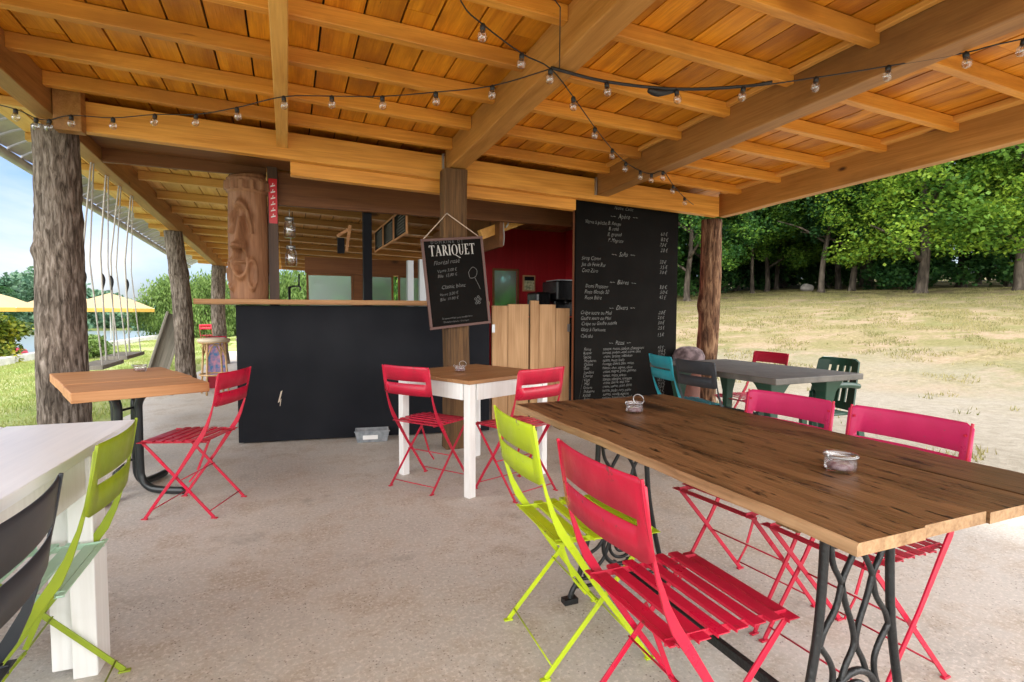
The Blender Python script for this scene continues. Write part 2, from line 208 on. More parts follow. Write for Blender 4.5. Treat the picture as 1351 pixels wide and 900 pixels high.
# ------------------------------------------------------------------ mesh helpers
class MB:
    def __init__(s): s.v = []; s.f = []; s.m = []; s.sm = []
    def add(s, vs, fs, mi=0, smooth=False):
        o = len(s.v); s.v += [tuple(p) for p in vs]; s.f += [tuple(i+o for i in q) for q in fs]; s.m += [mi]*len(fs); s.sm += [smooth]*len(fs); return s
    def box(s, x0, x1, y0, y1, z0, z1, mi=0):
        v = [(x, y, z) for z in (z0, z1) for y in (y0, y1) for x in (x0, x1)]
        return s.add(v, [(0, 2, 3, 1), (4, 5, 7, 6), (0, 1, 5, 4), (2, 6, 7, 3), (0, 4, 6, 2), (1, 3, 7, 5)], mi)
    def obox(s, c, ax, ay, az, mi=0):   # centre and three half-axis vectors
        c, ax, ay, az = map(Vector, (c, ax, ay, az)); v = [c+ax*i+ay*j+az*k for k in (-1, 1) for j in (-1, 1) for i in (-1, 1)]
        return s.add(v, [(0, 2, 3, 1), (4, 5, 7, 6), (0, 1, 5, 4), (2, 6, 7, 3), (0, 4, 6, 2), (1, 3, 7, 5)], mi)
    def bar(s, a, b, wd, ht, up=(0, 0, 1), mi=0):
        a, b = Vector(a), Vector(b); d = (b-a); ln = d.length; d.normalize(); sd = d.cross(Vector(up))
        if sd.length < 1e-4: sd = d.cross(Vector((1, 0, 0)))
        sd.normalize(); u = sd.cross(d)
        return s.obox((a+b)/2, d*ln/2, sd*wd/2, u*ht/2, mi)
    def tube(s, pts, r, n=8, mi=0, cap=True):
        pts = [Vector(p) for p in pts]; rs = r if isinstance(r, (list, tuple)) else [r]*len(pts); vs = []; fs = []
        t0 = (pts[1]-pts[0]).normalized(); nr = t0.cross(Vector((0, 0, 1)))
        if nr.length < 1e-3: nr = t0.cross(Vector((1, 0, 0)))
        nr.normalize()
        for i, p in enumerate(pts):
            t = (pts[min(i+1, len(pts)-1)]-pts[max(i-1, 0)]).normalized(); nr = (nr-t*nr.dot(t)).normalized(); bn = t.cross(nr)
            vs += [p+(nr*math.cos(2*PI*k/n)+bn*math.sin(2*PI*k/n))*rs[i] for k in range(n)]
        for i in range(len(pts)-1): fs += [(i*n+k, i*n+(k+1) % n, (i+1)*n+(k+1) % n, (i+1)*n+k) for k in range(n)]
        if cap: fs += [tuple(range(n))[::-1], tuple(range((len(pts)-1)*n, len(pts)*n))]
        return s.add(vs, fs, mi, True)
    def lathe(s, prof, c=(0, 0, 0), n=24, mi=0):
        vs = []; fs = []
        for r, z in prof: vs += [(c[0]+r*math.cos(2*PI*k/n), c[1]+r*math.sin(2*PI*k/n), c[2]+z) for k in range(n)]
        for i in range(len(prof)-1): fs += [(i*n+k, i*n+(k+1) % n, (i+1)*n+(k+1) % n, (i+1)*n+k) for k in range(n)]
        return s.add(vs, fs, mi, True)
    def ribbon(s, pts, wds, y, th, mi=0):   # flat bar in the xz plane, centred at y
        pts = [Vector((p[0], 0, p[1])) for p in pts]; vs = []; fs = []
        for i, p in enumerate(pts):
            t = (pts[min(i+1, len(pts)-1)]-pts[max(i-1, 0)]).normalized(); nr = Vector((-t.z, 0, t.x)); h = wds[i]/2
            for yy in (y-th/2, y+th/2):
                for sg in (-1, 1): q = p+nr*h*sg; vs.append((q.x, yy, q.z))
        for i in range(len(pts)-1):
            a, b = i*4, i*4+4
            fs += [(a, a+1, b+1, b), (a+2, b+2, b+3, a+3), (a, b, b+2, a+2), (a+1, a+3, b+3, b+1)]
        e = (len(pts)-1)*4; fs += [(0, 2, 3, 1), (e, e+1, e+3, e+2)]
        return s.add(vs, fs, mi)
    def build(s, name, mats, parent=None, bevel=0, smooth=None):
        me = bpy.data.meshes.new(name); me.from_pydata([tuple(p) for p in s.v], [], s.f); me.validate()
        for m in (mats if isinstance(mats, (list, tuple)) else [mats]): me.materials.append(m)
        if len(me.polygons) == len(s.m):
            me.polygons.foreach_set('material_index', s.m); me.polygons.foreach_set('use_smooth', s.sm if smooth is None else [smooth]*len(s.m))
        me.update(); o = bpy.data.objects.new(name, me); COL.objects.link(o)
        if parent: o.parent = parent
        if bevel:
            b = o.modifiers.new('bevel', 'BEVEL'); b.width = bevel; b.segments = 2; b.limit_method = 'ANGLE'; b.angle_limit = math.radians(40)
        return o
def tag(o, label=None, cat=None, group=None, kind=None):
    if label: o['label'] = label
    if cat: o['category'] = cat
    if group: o['group'] = group
    if kind: o['kind'] = kind
    return o
def thing(name, label, cat, loc=(0, 0, 0), rz=0, group=None):
    o = bpy.data.objects.new(name, None); o.empty_display_size = .2; COL.objects.link(o); o.location = loc; o.rotation_euler = (0, 0, rz)
    return tag(o, label, cat, group)
def dup(root, loc, rz, label, group=None, scale=None, mats=None):
    def cp(o, par):
        c = o.copy(); COL.objects.link(c); c.parent = par
        for ch in o.children: cp(ch, c)
        return c
    r = cp(root, None); r.location = loc; r.rotation_euler = (0, 0, rz)
    if scale: r.scale = scale
    r['label'] = label
    if group: r['group'] = group
    return r
def smoothpts(pts, n=6):
    pts = [Vector(p) for p in pts]; o = []
    for i in range(len(pts)-1):
        p0, p1, p2, p3 = pts[max(i-1, 0)], pts[i], pts[i+1], pts[min(i+2, len(pts)-1)]
        for k in range(n):
            t = k/n; o.append(.5*((2*p1)+(p2-p0)*t+(2*p0-5*p1+4*p2-p3)*t*t+(3*p1-p0-3*p2+p3)*t**3))
    return o+[pts[-1]]
def R(a): return math.radians(a)
rnd = random.uniform

# ------------------------------------------------------------------ ground
def sstep(a, b, x):
    t = np.clip((x-a)/(b-a), 0, 1); return t*t*(3-2*t)
def ground_z(x, y):
    x = np.asarray(x, float); y = np.asarray(y, float)
    d = x*.9+y*.436
    up = sstep(8, 14, d)*.1*np.clip(d-10.2, 0, 23.5) + .068*np.clip(d-33.7, 0, 80)
    up = up*(sstep(-1, 9, x))
    xw = -6.4+.6*sstep(18, 32, y)                     # line of the low stone kerb by the lake
    left = -.10*sstep(-1.9, -3.2, x) - .75*sstep(0, 1.6, xw-x-.25)
    far = 0.35*sstep(61, 66, y+.28*x*0)*sstep(0, 1.6, xw-x-.25) + sstep(66, 110, y)*sstep(0, -40, x)*2.0
    bump = .035*np.sin(x*.7+1.3)*np.cos(y*.6)*sstep(5, 12, np.hypot(x, y))
    return up+left+far+bump-.03
def gz(x, y): return float(ground_z(x, y))
def ground_mat():
    m = bpy.data.materials.new('meadow_sand_and_lawn'); m.use_nodes = True; t = m.node_tree; A = t.nodes.new; K = t.links.new
    b = t.nodes['Principled BSDF']; b.inputs['Roughness'].default_value = .95; b.inputs['Specular IOR Level'].default_value = .1
    g = A('ShaderNodeTexCoord'); P = g.outputs['Object']
    def nse(sc, det=6, stretch=None, rough=.6):
        n = A('ShaderNodeTexNoise'); n.inputs['Scale'].default_value = sc; n.inputs['Detail'].default_value = det; n.inputs['Roughness'].default_value = rough
        if stretch: q = A('ShaderNodeMapping'); q.inputs['Scale'].default_value = stretch; K(P, q.inputs[0]); K(q.outputs[0], n.inputs[0])
        else: K(P, n.inputs[0])
        return n.outputs[0]
    def ramp(v, a, c, ca=(0, 0, 0), cb=(1, 1, 1)):
        r = A('ShaderNodeValToRGB'); e = r.color_ramp.elements; e[0].position = a; e[1].position = c; e[0].color = (*ca, 1); e[1].color = (*cb, 1); K(v, r.inputs[0]); return r.outputs[0]
    def mix(fac, a, c):
        x = A('ShaderNodeMix'); x.data_type = 'RGBA'; K(fac, x.inputs[0]); K(a, x.inputs[6]); K(c, x.inputs[7]); return x.outputs[2]
    def math_(op, a, c, cl=False):
        x = A('ShaderNodeMath'); x.operation = op; x.use_clamp = cl
        for i, q in enumerate((a, c)):
            if isinstance(q, (int, float)): x.inputs[i].default_value = q
            else: K(q, x.inputs[i])
        return x.outputs[0]
    sp = A('ShaderNodeSeparateXYZ'); K(P, sp.inputs[0])
    d = math_('ADD', math_('MULTIPLY', sp.outputs[0], .9), math_('MULTIPLY', sp.outputs[1], .436))
    lawn = mix(ramp(nse(1.1, 8), .35, .7), ramp(nse(30, 3), .3, .7, (.17, .25, .05), (.26, .33, .09)), ramp(nse(22, 3), .3, .7, (.34, .34, .17), (.42, .40, .24)))
    dry = mix(ramp(nse(.55, 8, (1, 1, 1)), .38, .62), ramp(nse(11, 8, (1, 1, 1), .75), .36, .64, (.12, .095, .045), (.31, .255, .14)), ramp(nse(13, 8, None, .75), .36, .64, (.095, .098, .032), (.215, .195, .085)))
    dry = mix(ramp(nse(.6, 9, (1, 1.6, 1), .75), .48, .58), dry, ramp(nse(14, 4), .3, .7, (.21, .15, .09), (.31, .245, .165)))
    sand = ramp(nse(9, 9, None, .78), .36, .66, (.20, .175, .135), (.29, .262, .215))
    sand = mix(ramp(nse(60, 4), .56, .72), sand, ramp(nse(3, 2), 0, 1, (.19, .17, .135), (.22, .20, .16)))
    wob = math_('MULTIPLY', math_('SUBTRACT', nse(.5, 7), .5), 9)
    gfac = math_('MULTIPLY_ADD', math_('ADD', d, wob), 1/6.0); gfac.node.inputs[2].default_value = -1.45; gfac.node.use_clamp = True
    meadow = mix(gfac, sand, dry)
    gf2 = math_('MULTIPLY_ADD', math_('ADD', d, wob), 1/10.0); gf2.node.inputs[2].default_value = -2.3; gf2.node.use_clamp = True
    meadow = mix(gf2, meadow, mix(ramp(nse(.35, 6), .42, .62), dry, ramp(nse(4, 5), .3, .7, (.10, .11, .035), (.16, .155, .06))))
    lf = math_('MULTIPLY_ADD', sp.outputs[0], -1/1.5); lf.node.inputs[2].default_value = .4; lf.node.use_clamp = True
    back = math_('MULTIPLY', math_('GREATER_THAN', sp.outputs[1], 15.0), math_('LESS_THAN', d, 14.0))
    lf = math_('MAXIMUM', lf, back)
    K(mix(lf, meadow, lawn), b.inputs['Base Color'])
    u = A('ShaderNodeBump'); u.inputs['Strength'].default_value = .7; u.inputs['Distance'].default_value = .05; K(nse(9, 8, None, .7), u.inputs['Height']); K(u.outputs[0], b.inputs['Normal'])
    return m
def axis_pts(lo, hi, c, n, p=2.2):
    t = np.linspace(-1, 1, n); s = np.sign(t)*np.abs(t)**p; return np.where(s < 0, c+(c-lo)*s, c+(hi-c)*s)
gx = axis_pts(-220, 260, 2, 190); gy = axis_pts(-160, 300, 8, 190)
GX, GY = np.meshgrid(gx, gy, indexing='ij'); GZ = ground_z(GX, GY)
nx, ny = len(gx), len(gy)
vv = np.stack([GX, GY, GZ], -1).reshape(-1, 3).tolist()
ff = [(i*ny+j, (i+1)*ny+j, (i+1)*ny+j+1, i*ny+j+1) for i in range(nx-1) for j in range(ny-1)]
g = MB(); g.add(vv, ff, 0, True); tag(g.build('ground', ground_mat()), 'sandy ground rising to a dry meadow with green lawn on the left', kind='structure')

# lake
wm = mat('lake_water', (.20, .25, .26), .3, spec=.9)
t_ = wm.node_tree; n_ = t_.nodes.new('ShaderNodeTexNoise'); n_.inputs['Scale'].default_value = 2.5; n_.inputs['Detail'].default_value = 4
q_ = t_.nodes.new('ShaderNodeMapping'); q_.inputs['Scale'].default_value = (1, .35, 1); c_ = t_.nodes.new('ShaderNodeTexCoord'); u_ = t_.nodes.new('ShaderNodeBump'); u_.inputs['Strength'].default_value = .9; u_.inputs['Distance'].default_value = .05
t_.links.new(c_.outputs['Object'], q_.inputs[0]); t_.links.new(q_.outputs[0], n_.inputs[0]); t_.links.new(n_.outputs[0], u_.inputs['Height']); t_.links.new(u_.outputs[0], t_.nodes['Principled BSDF'].inputs['Normal'])
tag(MB().add([(-120, -20, -.72), (-7.2, -20, -.72), (-6.6, 64, -.72), (-120, 64, -.72)], [(0, 1, 2, 3)]).build('lake', wm), 'pale lake beyond the lawn', kind='structure')

# concrete terrace slab
def concrete():
    m = bpy.data.materials.new('terrace_concrete'); m.use_nodes = True; t = m.node_tree; A = t.nodes.new; K = t.links.new
    b = t.nodes['Principled BSDF']; b.inputs['Roughness'].default_value = .62; b.inputs['Specular IOR Level'].default_value = .35
    P = A('ShaderNodeTexCoord').outputs['Object']
    def nse(sc, det, ro=.6):
        n = A('ShaderNodeTexNoise'); n.inputs['Scale'].default_value = sc; n.inputs['Detail'].default_value = det; n.inputs['Roughness'].default_value = ro; K(P, n.inputs[0]); return n.outputs[0]
    def ramp(v, a, c, ca, cb):
        r = A('ShaderNodeValToRGB'); e = r.color_ramp.elements; e[0].position = a; e[1].position = c; e[0].color = (*ca, 1); e[1].color = (*cb, 1); K(v, r.inputs[0]); return r.outputs[0]
    def mix(fac, a, c):
        x = A('ShaderNodeMix'); x.data_type = 'RGBA'; K(fac, x.inputs[0]); K(a, x.inputs[6])
        if isinstance(c, tuple): x.inputs[7].default_value = (*c, 1)
        else: K(c, x.inputs[7])
        return x.outputs[2]
    base = ramp(nse(1.3, 8, .65), .3, .7, (.41, .387, .348), (.61, .577, .527))
    base = mix(ramp(nse(2.6, 9, .78), .46, .60, (0, 0, 0), (.85, .85, .85)), base, (.40, .34, .27))
    base = mix(ramp(nse(60, 5, .75), .50, .62, (0, 0, 0), (.8, .8, .8)), base, (.66, .61, .56))
    v = A('ShaderNodeTexVoronoi'); v.inputs['Scale'].default_value = 62; K(P, v.inputs[0])
    sp = ramp(v.outputs['Distance'], .10, .26, (1, 1, 1), (0, 0, 0))
    v2 = A('ShaderNodeMath'); v2.operation = 'MULTIPLY'; K(sp, v2.inputs[0]); K(ramp(nse(9, 5), .42, .58, (0, 0, 0), (1, 1, 1)), v2.inputs[1])
    base = mix(v2.outputs[0], base, (.17, .14, .12))
    n4 = ramp(nse(2.2, 10, .75), .56, .68, (0, 0, 0), (.6, .6, .6)); base = mix(n4, base, (.27, .245, .215))
    # a few hairline cracks
    vc = A('ShaderNodeTexVoronoi'); vc.feature = 'DISTANCE_TO_EDGE'; vc.inputs['Scale'].default_value = .42
    ds = A('ShaderNodeVectorMath'); K(P, ds.inputs[0]); nn = A('ShaderNodeTexNoise'); nn.inputs['Scale'].default_value = 3; nn.inputs['Detail'].default_value = 6; K(P, nn.inputs[0]); sc_ = A('ShaderNodeVectorMath'); sc_.operation = 'SCALE'; sc_.inputs['Scale'].default_value = .35; K(nn.outputs['Color'], sc_.inputs[0]); K(sc_.outputs[0], ds.inputs[1]); K(ds.outputs[0], vc.inputs[0])
    base = mix(ramp(vc.outputs['Distance'], .0, .0016, (.15, .15, .15), (0, 0, 0)), base, (.13, .11, .10))
    K(base, b.inputs['Base Color'])
    u = A('ShaderNodeBump'); u.inputs['Strength'].default_value = .45; u.inputs['Distance'].default_value = .004; K(nse(55, 7, .7), u.inputs['Height']); K(u.outputs[0], b.inputs['Normal'])
    return m
sb = MB(); pts = [(-1.98, -4.0)]
for i in range(45): y = -4+i*.5; pts.append((-1.85+.10*math.sin(y*1.1)+.06*math.sin(y*2.7)+.012*max(0, y-5)*1.2, y))
pts = pts[1:]; right = []
for i in range(45): y = 18-i*.5; right.append((4.62+.12*math.sin(y*.9+1)+.07*math.sin(y*2.3), y))
poly = pts+right; n = len(poly)
sb.add([(x, y, 0) for x, y in poly]+[(x, y, -.12) for x, y in poly], [tuple(range(n))[::-1]]+[(i, (i+1) % n, (i+1) % n+n, i+n) for i in range(n)])
tag(sb.build('terrace', concrete()), 'worn beige concrete terrace slab', kind='structure')

# ------------------------------------------------------------------ shelter
def RZ(z0, x, y): return z0-.0323*x-.0269*y
PUR, BRD, BOT = 2.690, 2.775, 2.555
sh = thing('open_shelter', 'large open timber shelter with orange varnished plank roof on tree trunk posts', 'shelter')
def sbar(x0, x1, y0, y1, zb, zt, matr, name, wob=.0, bev=.006, parent=sh):
    """beam following the roof slope: zb, zt are heights at x=y=0"""
    along = 'x' if abs(x1-x0) > abs(y1-y0) else 'y'; n = max(2, int(max(abs(x1-x0), abs(y1-y0))/.35)); b = MB(); vs = []
    for i in range(n+1):
        t = i/n; dz = wob*(mn.noise(Vector((i*.7, x0*3, y0*3)))); dw = wob*mn.noise(Vector((i*.5, y0*5, 9)))
        if along == 'x': ring = [(x0+(x1-x0)*t, y) for y in (y0+dw, y1+dw)]
        else: ring = [(x+dw, y0+(y1-y0)*t) for x in (x0, x1)]
        for (x, y) in ring:
            vs += [(x, y, RZ(zb, x, y)+dz), (x, y, RZ(zt, x, y))]
    fs = []
    for i in range(n):
        a, c = i*4, i*4+4
        fs += [(a, c, c+1, a+1), (a+2, a+3, c+3, c+2), (a, a+2, c+2, c), (a+1, c+1, c+3, a+3)]
    e = n*4; fs += [(0, 1, 3, 2), (e, e+2, e+3, e+1)]
    b.add(vs, fs); return b.build(name, matr, parent, bevel=bev)
def boards(x0, x1, y0, y1, z, name, wd=.185, gap=.011, m=None):
    b = MB(); x = x0
    while x < x1-.02:
        w_ = min(wd*rnd(.9, 1.12), x1-x); ya = y0
        cuts = [y0, y1] if y1-y0 < 4.5 else [y0]+sorted([y0+(y1-y0)*rnd(.2, .8)])+[y1]
        for c0, c1 in zip(cuts[:-1], cuts[1:]):
            h = rnd(0, .004); xa, xb = x+gap/2, x+w_-gap/2; v = []
            for zz in (z+h, z+h+.022):
                for (xx, yy) in ((xa, c0+.002), (xb, c0+.002), (xb, c1-.002), (xa, c1-.002)): v.append((xx, yy, RZ(zz, xx, yy)))
            b.add(v, [(0, 3, 2, 1), (4, 5, 6, 7), (0, 1, 5, 4), (1, 2, 6, 5), (2, 3, 7, 6), (3, 0, 4, 7)])
        x += w_
    return b.build(name, m or W_ROOF, sh)
YN = -1.0
XL, XR = -2.02, 4.56
boards(XL, XR, YN, 5.25, BRD, 'roof_boards')
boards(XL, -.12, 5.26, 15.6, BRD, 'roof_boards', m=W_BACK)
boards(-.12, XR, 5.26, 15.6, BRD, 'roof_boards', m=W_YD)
# waterproof deck over the boards (closes the gaps) and grey sheet edge
dk = MB(); z_ = BRD+.03
dk.add([(x, y, RZ(z, x, y)) for z in (z_, z_+.03) for (x, y) in ((XL-.02, YN), (XR+.04, YN), (XR+.04, 15.62), (XL-.02, 15.62))], [(0, 3, 2, 1), (4, 5, 6, 7), (0, 1, 5, 4), (1, 2, 6, 5), (2, 3, 7, 6), (3, 0, 4, 7)])
dk.build('roof_covering', mat('dark_roofing_felt', (.02, .012, .008), .9), sh)
# beams along Y
beams = [(-1.53, -1.41, BOT-.01, BRD-.09, W_Y), (-.055, .025, BOT+.01, PUR, W_Y), (1.28, 1.42, BOT, BRD, W_Y), (2.80, 2.93, BOT-.02, BRD, W_Y), (4.28, 4.36, BOT-.06, BRD-.05, W_Y)]
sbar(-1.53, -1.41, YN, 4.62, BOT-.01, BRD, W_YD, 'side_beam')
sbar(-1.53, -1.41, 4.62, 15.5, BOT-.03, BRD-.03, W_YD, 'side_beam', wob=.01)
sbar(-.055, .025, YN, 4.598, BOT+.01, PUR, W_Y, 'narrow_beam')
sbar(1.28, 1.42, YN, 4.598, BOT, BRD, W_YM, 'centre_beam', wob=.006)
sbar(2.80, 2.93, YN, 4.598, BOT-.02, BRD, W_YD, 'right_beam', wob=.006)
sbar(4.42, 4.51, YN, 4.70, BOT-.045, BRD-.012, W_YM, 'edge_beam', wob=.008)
sbar(4.34, 4.42, YN, 4.598, PUR+.045, BRD, W_Y, 'edge_ledger')
for xx in (1.42, 2.76, 2.93): sbar(xx, xx+.035, YN, 4.59, PUR+.05, BRD, W_Y, 'ledger')
# front beam and the lower board behind
sbar(-1.40, 4.34, 4.60, 4.68, BOT-.065, 2.695, W_FR, 'front_beam', wob=.006)
sbar(.04, 2.62, 4.684, 4.76, BOT-.165, BOT+.02, W_FR, 'lower_beam', wob=.004)
# purlins along X
for y in [-.64, -.13, .375, .88, 1.38, 1.885, 2.385, 2.885, 3.375, 3.88, 4.37]:
    for (a, c) in ((-1.41, 1.28), (1.42, 2.80), (2.93, 4.42)):
        zz = PUR+rnd(-.006, .006); sbar(a, c, y+.0, y+.055, zz, BRD-.002, W_X, 'purlin', wob=.004, bev=.004)
    sbar(XL, -1.53, y, y+.055, PUR+.02, BRD-.002, W_X, 'purlin', bev=.004)
for i, y in enumerate([4.98, 5.85, 6.72, 7.6, 8.48, 9.35, 10.2, 11.05, 11.9, 12.75, 13.6, 14.45, 15.3]):
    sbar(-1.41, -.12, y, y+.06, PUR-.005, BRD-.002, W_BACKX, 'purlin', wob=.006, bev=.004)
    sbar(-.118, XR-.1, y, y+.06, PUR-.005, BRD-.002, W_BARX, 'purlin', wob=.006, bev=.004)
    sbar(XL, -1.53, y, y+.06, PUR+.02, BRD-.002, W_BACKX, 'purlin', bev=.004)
MB().box(-1.405, -1.25, 4.50, 4.597, RZ(BOT-.10, -1.33, 4.55), RZ(BRD-.01, -1.33, 4.55)).build('corner_block', W_YD, sh, bevel=.005)
# galvanised joist hangers on the front beam
for xx in (1.262, 2.785):
    h = MB(); zt = RZ(BRD-.07, xx, 4.6)
    h.box(xx-.012, xx+.004, 4.575, 4.597, zt-.17, zt).build('joist_hanger', GALV, sh)
# scalloped grey roofing sheets along the left eave
z0 = BRD+.075
for i in range(64):
    y0 = -1+i*.27; b = MB(); vs = []; n = 6
    for k in range(n+1):
        t = k/n; xx = -2.30+.42*t; lift = .05*math.sin(t*PI)+.012
        for (yy, e) in ((y0, .0), (y0+.262, .018)):
            zz = RZ(z0, xx, yy)+lift+e-.12*(1-t)
            vs += [(xx, yy, zz), (xx, yy, zz-.022)]
    fs = []
    for k in range(n):
        a, c = k*4, k*4+4; fs += [(a, a+2, c+2, c), (a+1, c+1, c+3, a+3), (a, c, c+1, a+1), (a+2, a+3, c+3, c+2)]
    fs += [(0, 1, 3, 2), (n*4, n*4+2, n*4+3, n*4+1)]
    b.add(vs, fs); b.build('roof_tile', ZINC, sh)
gt = MB(); pr_ = []
for i in range(40):
    y = -1+i*.44; pr_.append((-2.33, y, RZ(z0, -2.33, y)-.16))
gt.tube(pr_, .045, 8); gt.build('eave_gutter', ZINC, sh)

def trunk_mesh(h, r0, r1, mat_, name, parent, loc, lean=(0, 0), seed=0, knobs=3, nr=72, nz_=110, ridge=.10, sunk=.05):
    """trunk post with bark ridges modelled in the mesh"""
    vs = []; fs = []; rk = random.Random(seed); kn = [(rk.uniform(0, 2*PI), rk.uniform(.15, .95)*h, rk.uniform(.05, .09)) for _ in range(knobs)]
    for j in range(nz_+1):
        t = j/nz_; z = -sunk+t*(h+sunk); r = r0+(r1-r0)*t; fl = 1+.22*max(0, 1-t*6)**2
        cx = lean[0]*t+.02*math.sin(t*5+seed); cy = lean[1]*t+.02*math.cos(t*4+seed)
        for k in range(nr):
            a = 2*PI*k/nr; ca, sa = math.cos(a), math.sin(a)
            big = mn.noise(Vector((ca*1.3+seed, sa*1.3, z*1.4)))*.09
            rid = mn.fractal(Vector((ca*r0*34+seed*3, sa*r0*34, z*8.5)), 1, 2, 3)*ridge*.5
            q = 0
            for (ka, kz, ks) in kn:
                da = math.atan2(math.sin(a-ka), math.cos(a-ka))*r; dd = (da*da+(z-kz)**2)/(ks*ks); q += .20*math.exp(-dd)
            rr = r*fl*(1+big+rid+q); vs.append((cx+ca*rr, cy+sa*rr, z))
    for j in range(nz_): fs += [(j*nr+k, j*nr+(k+1) % nr, (j+1)*nr+(k+1) % nr, (j+1)*nr+k) for k in range(nr)]
    fs += [tuple(range(nr))[::-1], tuple(range(nz_*nr, (nz_+1)*nr))]
    b = MB(); b.add(vs, fs, 0, True); o = b.build(name, mat_, parent); o.location = loc; return o
o = trunk_mesh(RZ(BOT-.02, -1.47, 4.75), .160, .128, BARK, 'trunk_post', sh, (-1.465, 4.80, 0), (-.045, 0), 3, 2); o['label'] = 'thick grey barked trunk post nearest the camera on the left'
o = trunk_mesh(RZ(BOT-.03, -1.47, 9.1), .135, .115, BARK, 'trunk_post', sh, (-1.37, 9.12, 0), (-.12, 0), 5, 2)
o = trunk_mesh(RZ(BOT-.03, -1.47, 13.8), .15, .14, BARK, 'trunk_post', sh, (-1.42, 13.8, 0), (0, 0), 8, 2)
o = trunk_mesh(RZ(BOT-.06, 4.4, 4.72), .118, .108, BARKR, 'trunk_post', sh, (4.43, 4.82, 0), (0.0, 0), 11, 4); o['label'] = 'reddish brown barked trunk post on the right'
# squared old centre post
b = MB(); vs = []; hp = RZ(BOT-.002, 1.34, 4.66); nzp = 26; sec = [(-.5, -.42), (-.42, -.5), (.42, -.5), (.5, -.42), (.5, .42), (.42, .5), (-.42, .5), (-.5, .42)]
for j in range(nzp+1):
    z = hp*j/nzp; wdt = .205*(1+.05*mn.noise(Vector((0, 3, z*2)))); ox = .012*math.sin(z*2.4)
    for k, (sx, sy) in enumerate(sec): e = .012*mn.noise(Vector((k*3.1, z*4, 2))); vs.append((1.335+ox+sx*(wdt+e), 4.575+sy*(wdt*.8+e), z))
fs = [(j*8+k, j*8+(k+1) % 8, (j+1)*8+(k+1) % 8, (j+1)*8+k) for j in range(nzp) for k in range(8)]+[tuple(range(8))[::-1], tuple(range(nzp*8, nzp*8+8))]
b.add(vs, fs)
for v_i in range(len(b.v)):
    x, y, z = b.v[v_i]; b.v[v_i] = (x, y-.07, z)
o = b.build('squared_post', W_BROWN, sh, bevel=.006); o['label'] = 'rough squared brown post carrying the hanging blackboard'

# ------------------------------------------------------------------ bar
bar = thing('bar_counter', 'black fronted bar counter with a thick plank top', 'bar counter', (-.42, 5.30, 0), math.atan2(-.33, 2.26))
BL = 2.27
MB().box(0, BL, 0, .05, .012, 1.235).build('front_panel', BLACKP, bar, bevel=.004)
MB().box(.0, .05, .052, .50, .012, 1.235).build('side_panel', BLACKP, bar, bevel=.004)
tb = MB(); vs = []; n = 40
for i in range(n+1):
    t = i/n; x = -.30+t*(BL+.28); e = .012*mn.noise(Vector((t*9, 1, 0)))
    for (y, z) in ((-.10+e, 1.242), (-.11+e, 1.262), (-.10+e, 1.285), (.40, 1.285), (.40, 1.242)): vs.append((x, y, z))
fs = [(i*5+k, i*5+(k+1) % 5, (i+1)*5+(k+1) % 5, (i+1)*5+k) for i in range(n) for k in range(5)]+[(0, 1, 2, 3, 4), (n*5+4, n*5+3, n*5+2, n*5+1, n*5)]
tb.add(vs, fs); tb.build('counter_top', W_CTR, bar, bevel=.003)
sc = MB(); sc.add([(.33, -.003, .36), (.345, -.003, .37), (.37, -.003, .47), (.355, -.003, .46)], [(0, 1, 2, 3)]); sc.add([(.345, -.003, .33), (.35, -.003, .33), (.36, -.003, .40), (.35, -.003, .38)], [(0, 1, 2, 3)]); sc.build('paint_chip', mat('bare_wood_chip', (.5, .42, .33), .8), bar)

# hut: dark frame, red kitchen walls, back windows
hut = thing('kitchen_hut', 'bar hut with dark red fascia, red board kitchen walls and green tinted back windows', 'hut')
MB().box(-.13, 4.15, 5.50, 5.56, 2.165, 2.47).build('fascia_and_shade_board', W_DKX, hut, bevel=.004)
MB().box(-.15, -.065, 5.42, 5.5, .012, 2.50).build('corner_post', wood('dark_post_wood', (.05, .028, .02), (.10, .055, .035), (.02, .01, .01), 'Z', var=.05), hut, bevel=.004)
# added dark strip whose colour stands for the shade over the tiki
MB().box(-1.40, -.16, 5.50, 5.54, 2.415, 2.60).build('fascia_and_shade_board', W_DKX, hut)
MB().box(2.72, 2.80, 4.86, 4.93, .012, 2.46).build('door_post', wood('red_brown_post', (.22, .07, .03), (.32, .12, .05), (.1, .04, .02), 'Z', var=.05), hut, bevel=.004)
dkc = MB(); dkc.add([(x, y, RZ(z, x, y)) for z in (PUR-.06, PUR-.03) for (x, y) in ((-1.40, 4.77), (4.28, 4.77), (4.28, 5.49), (-1.40, 5.49))], [(0, 3, 2, 1), (4, 5, 6, 7), (0, 1, 5, 4), (1, 2, 6, 5), (2, 3, 7, 6), (3, 0, 4, 7)]); dkc.build('bay_shade_sheet', W_DKX, hut)  # dark sheet added to imitate the shade of the bay behind the front beam
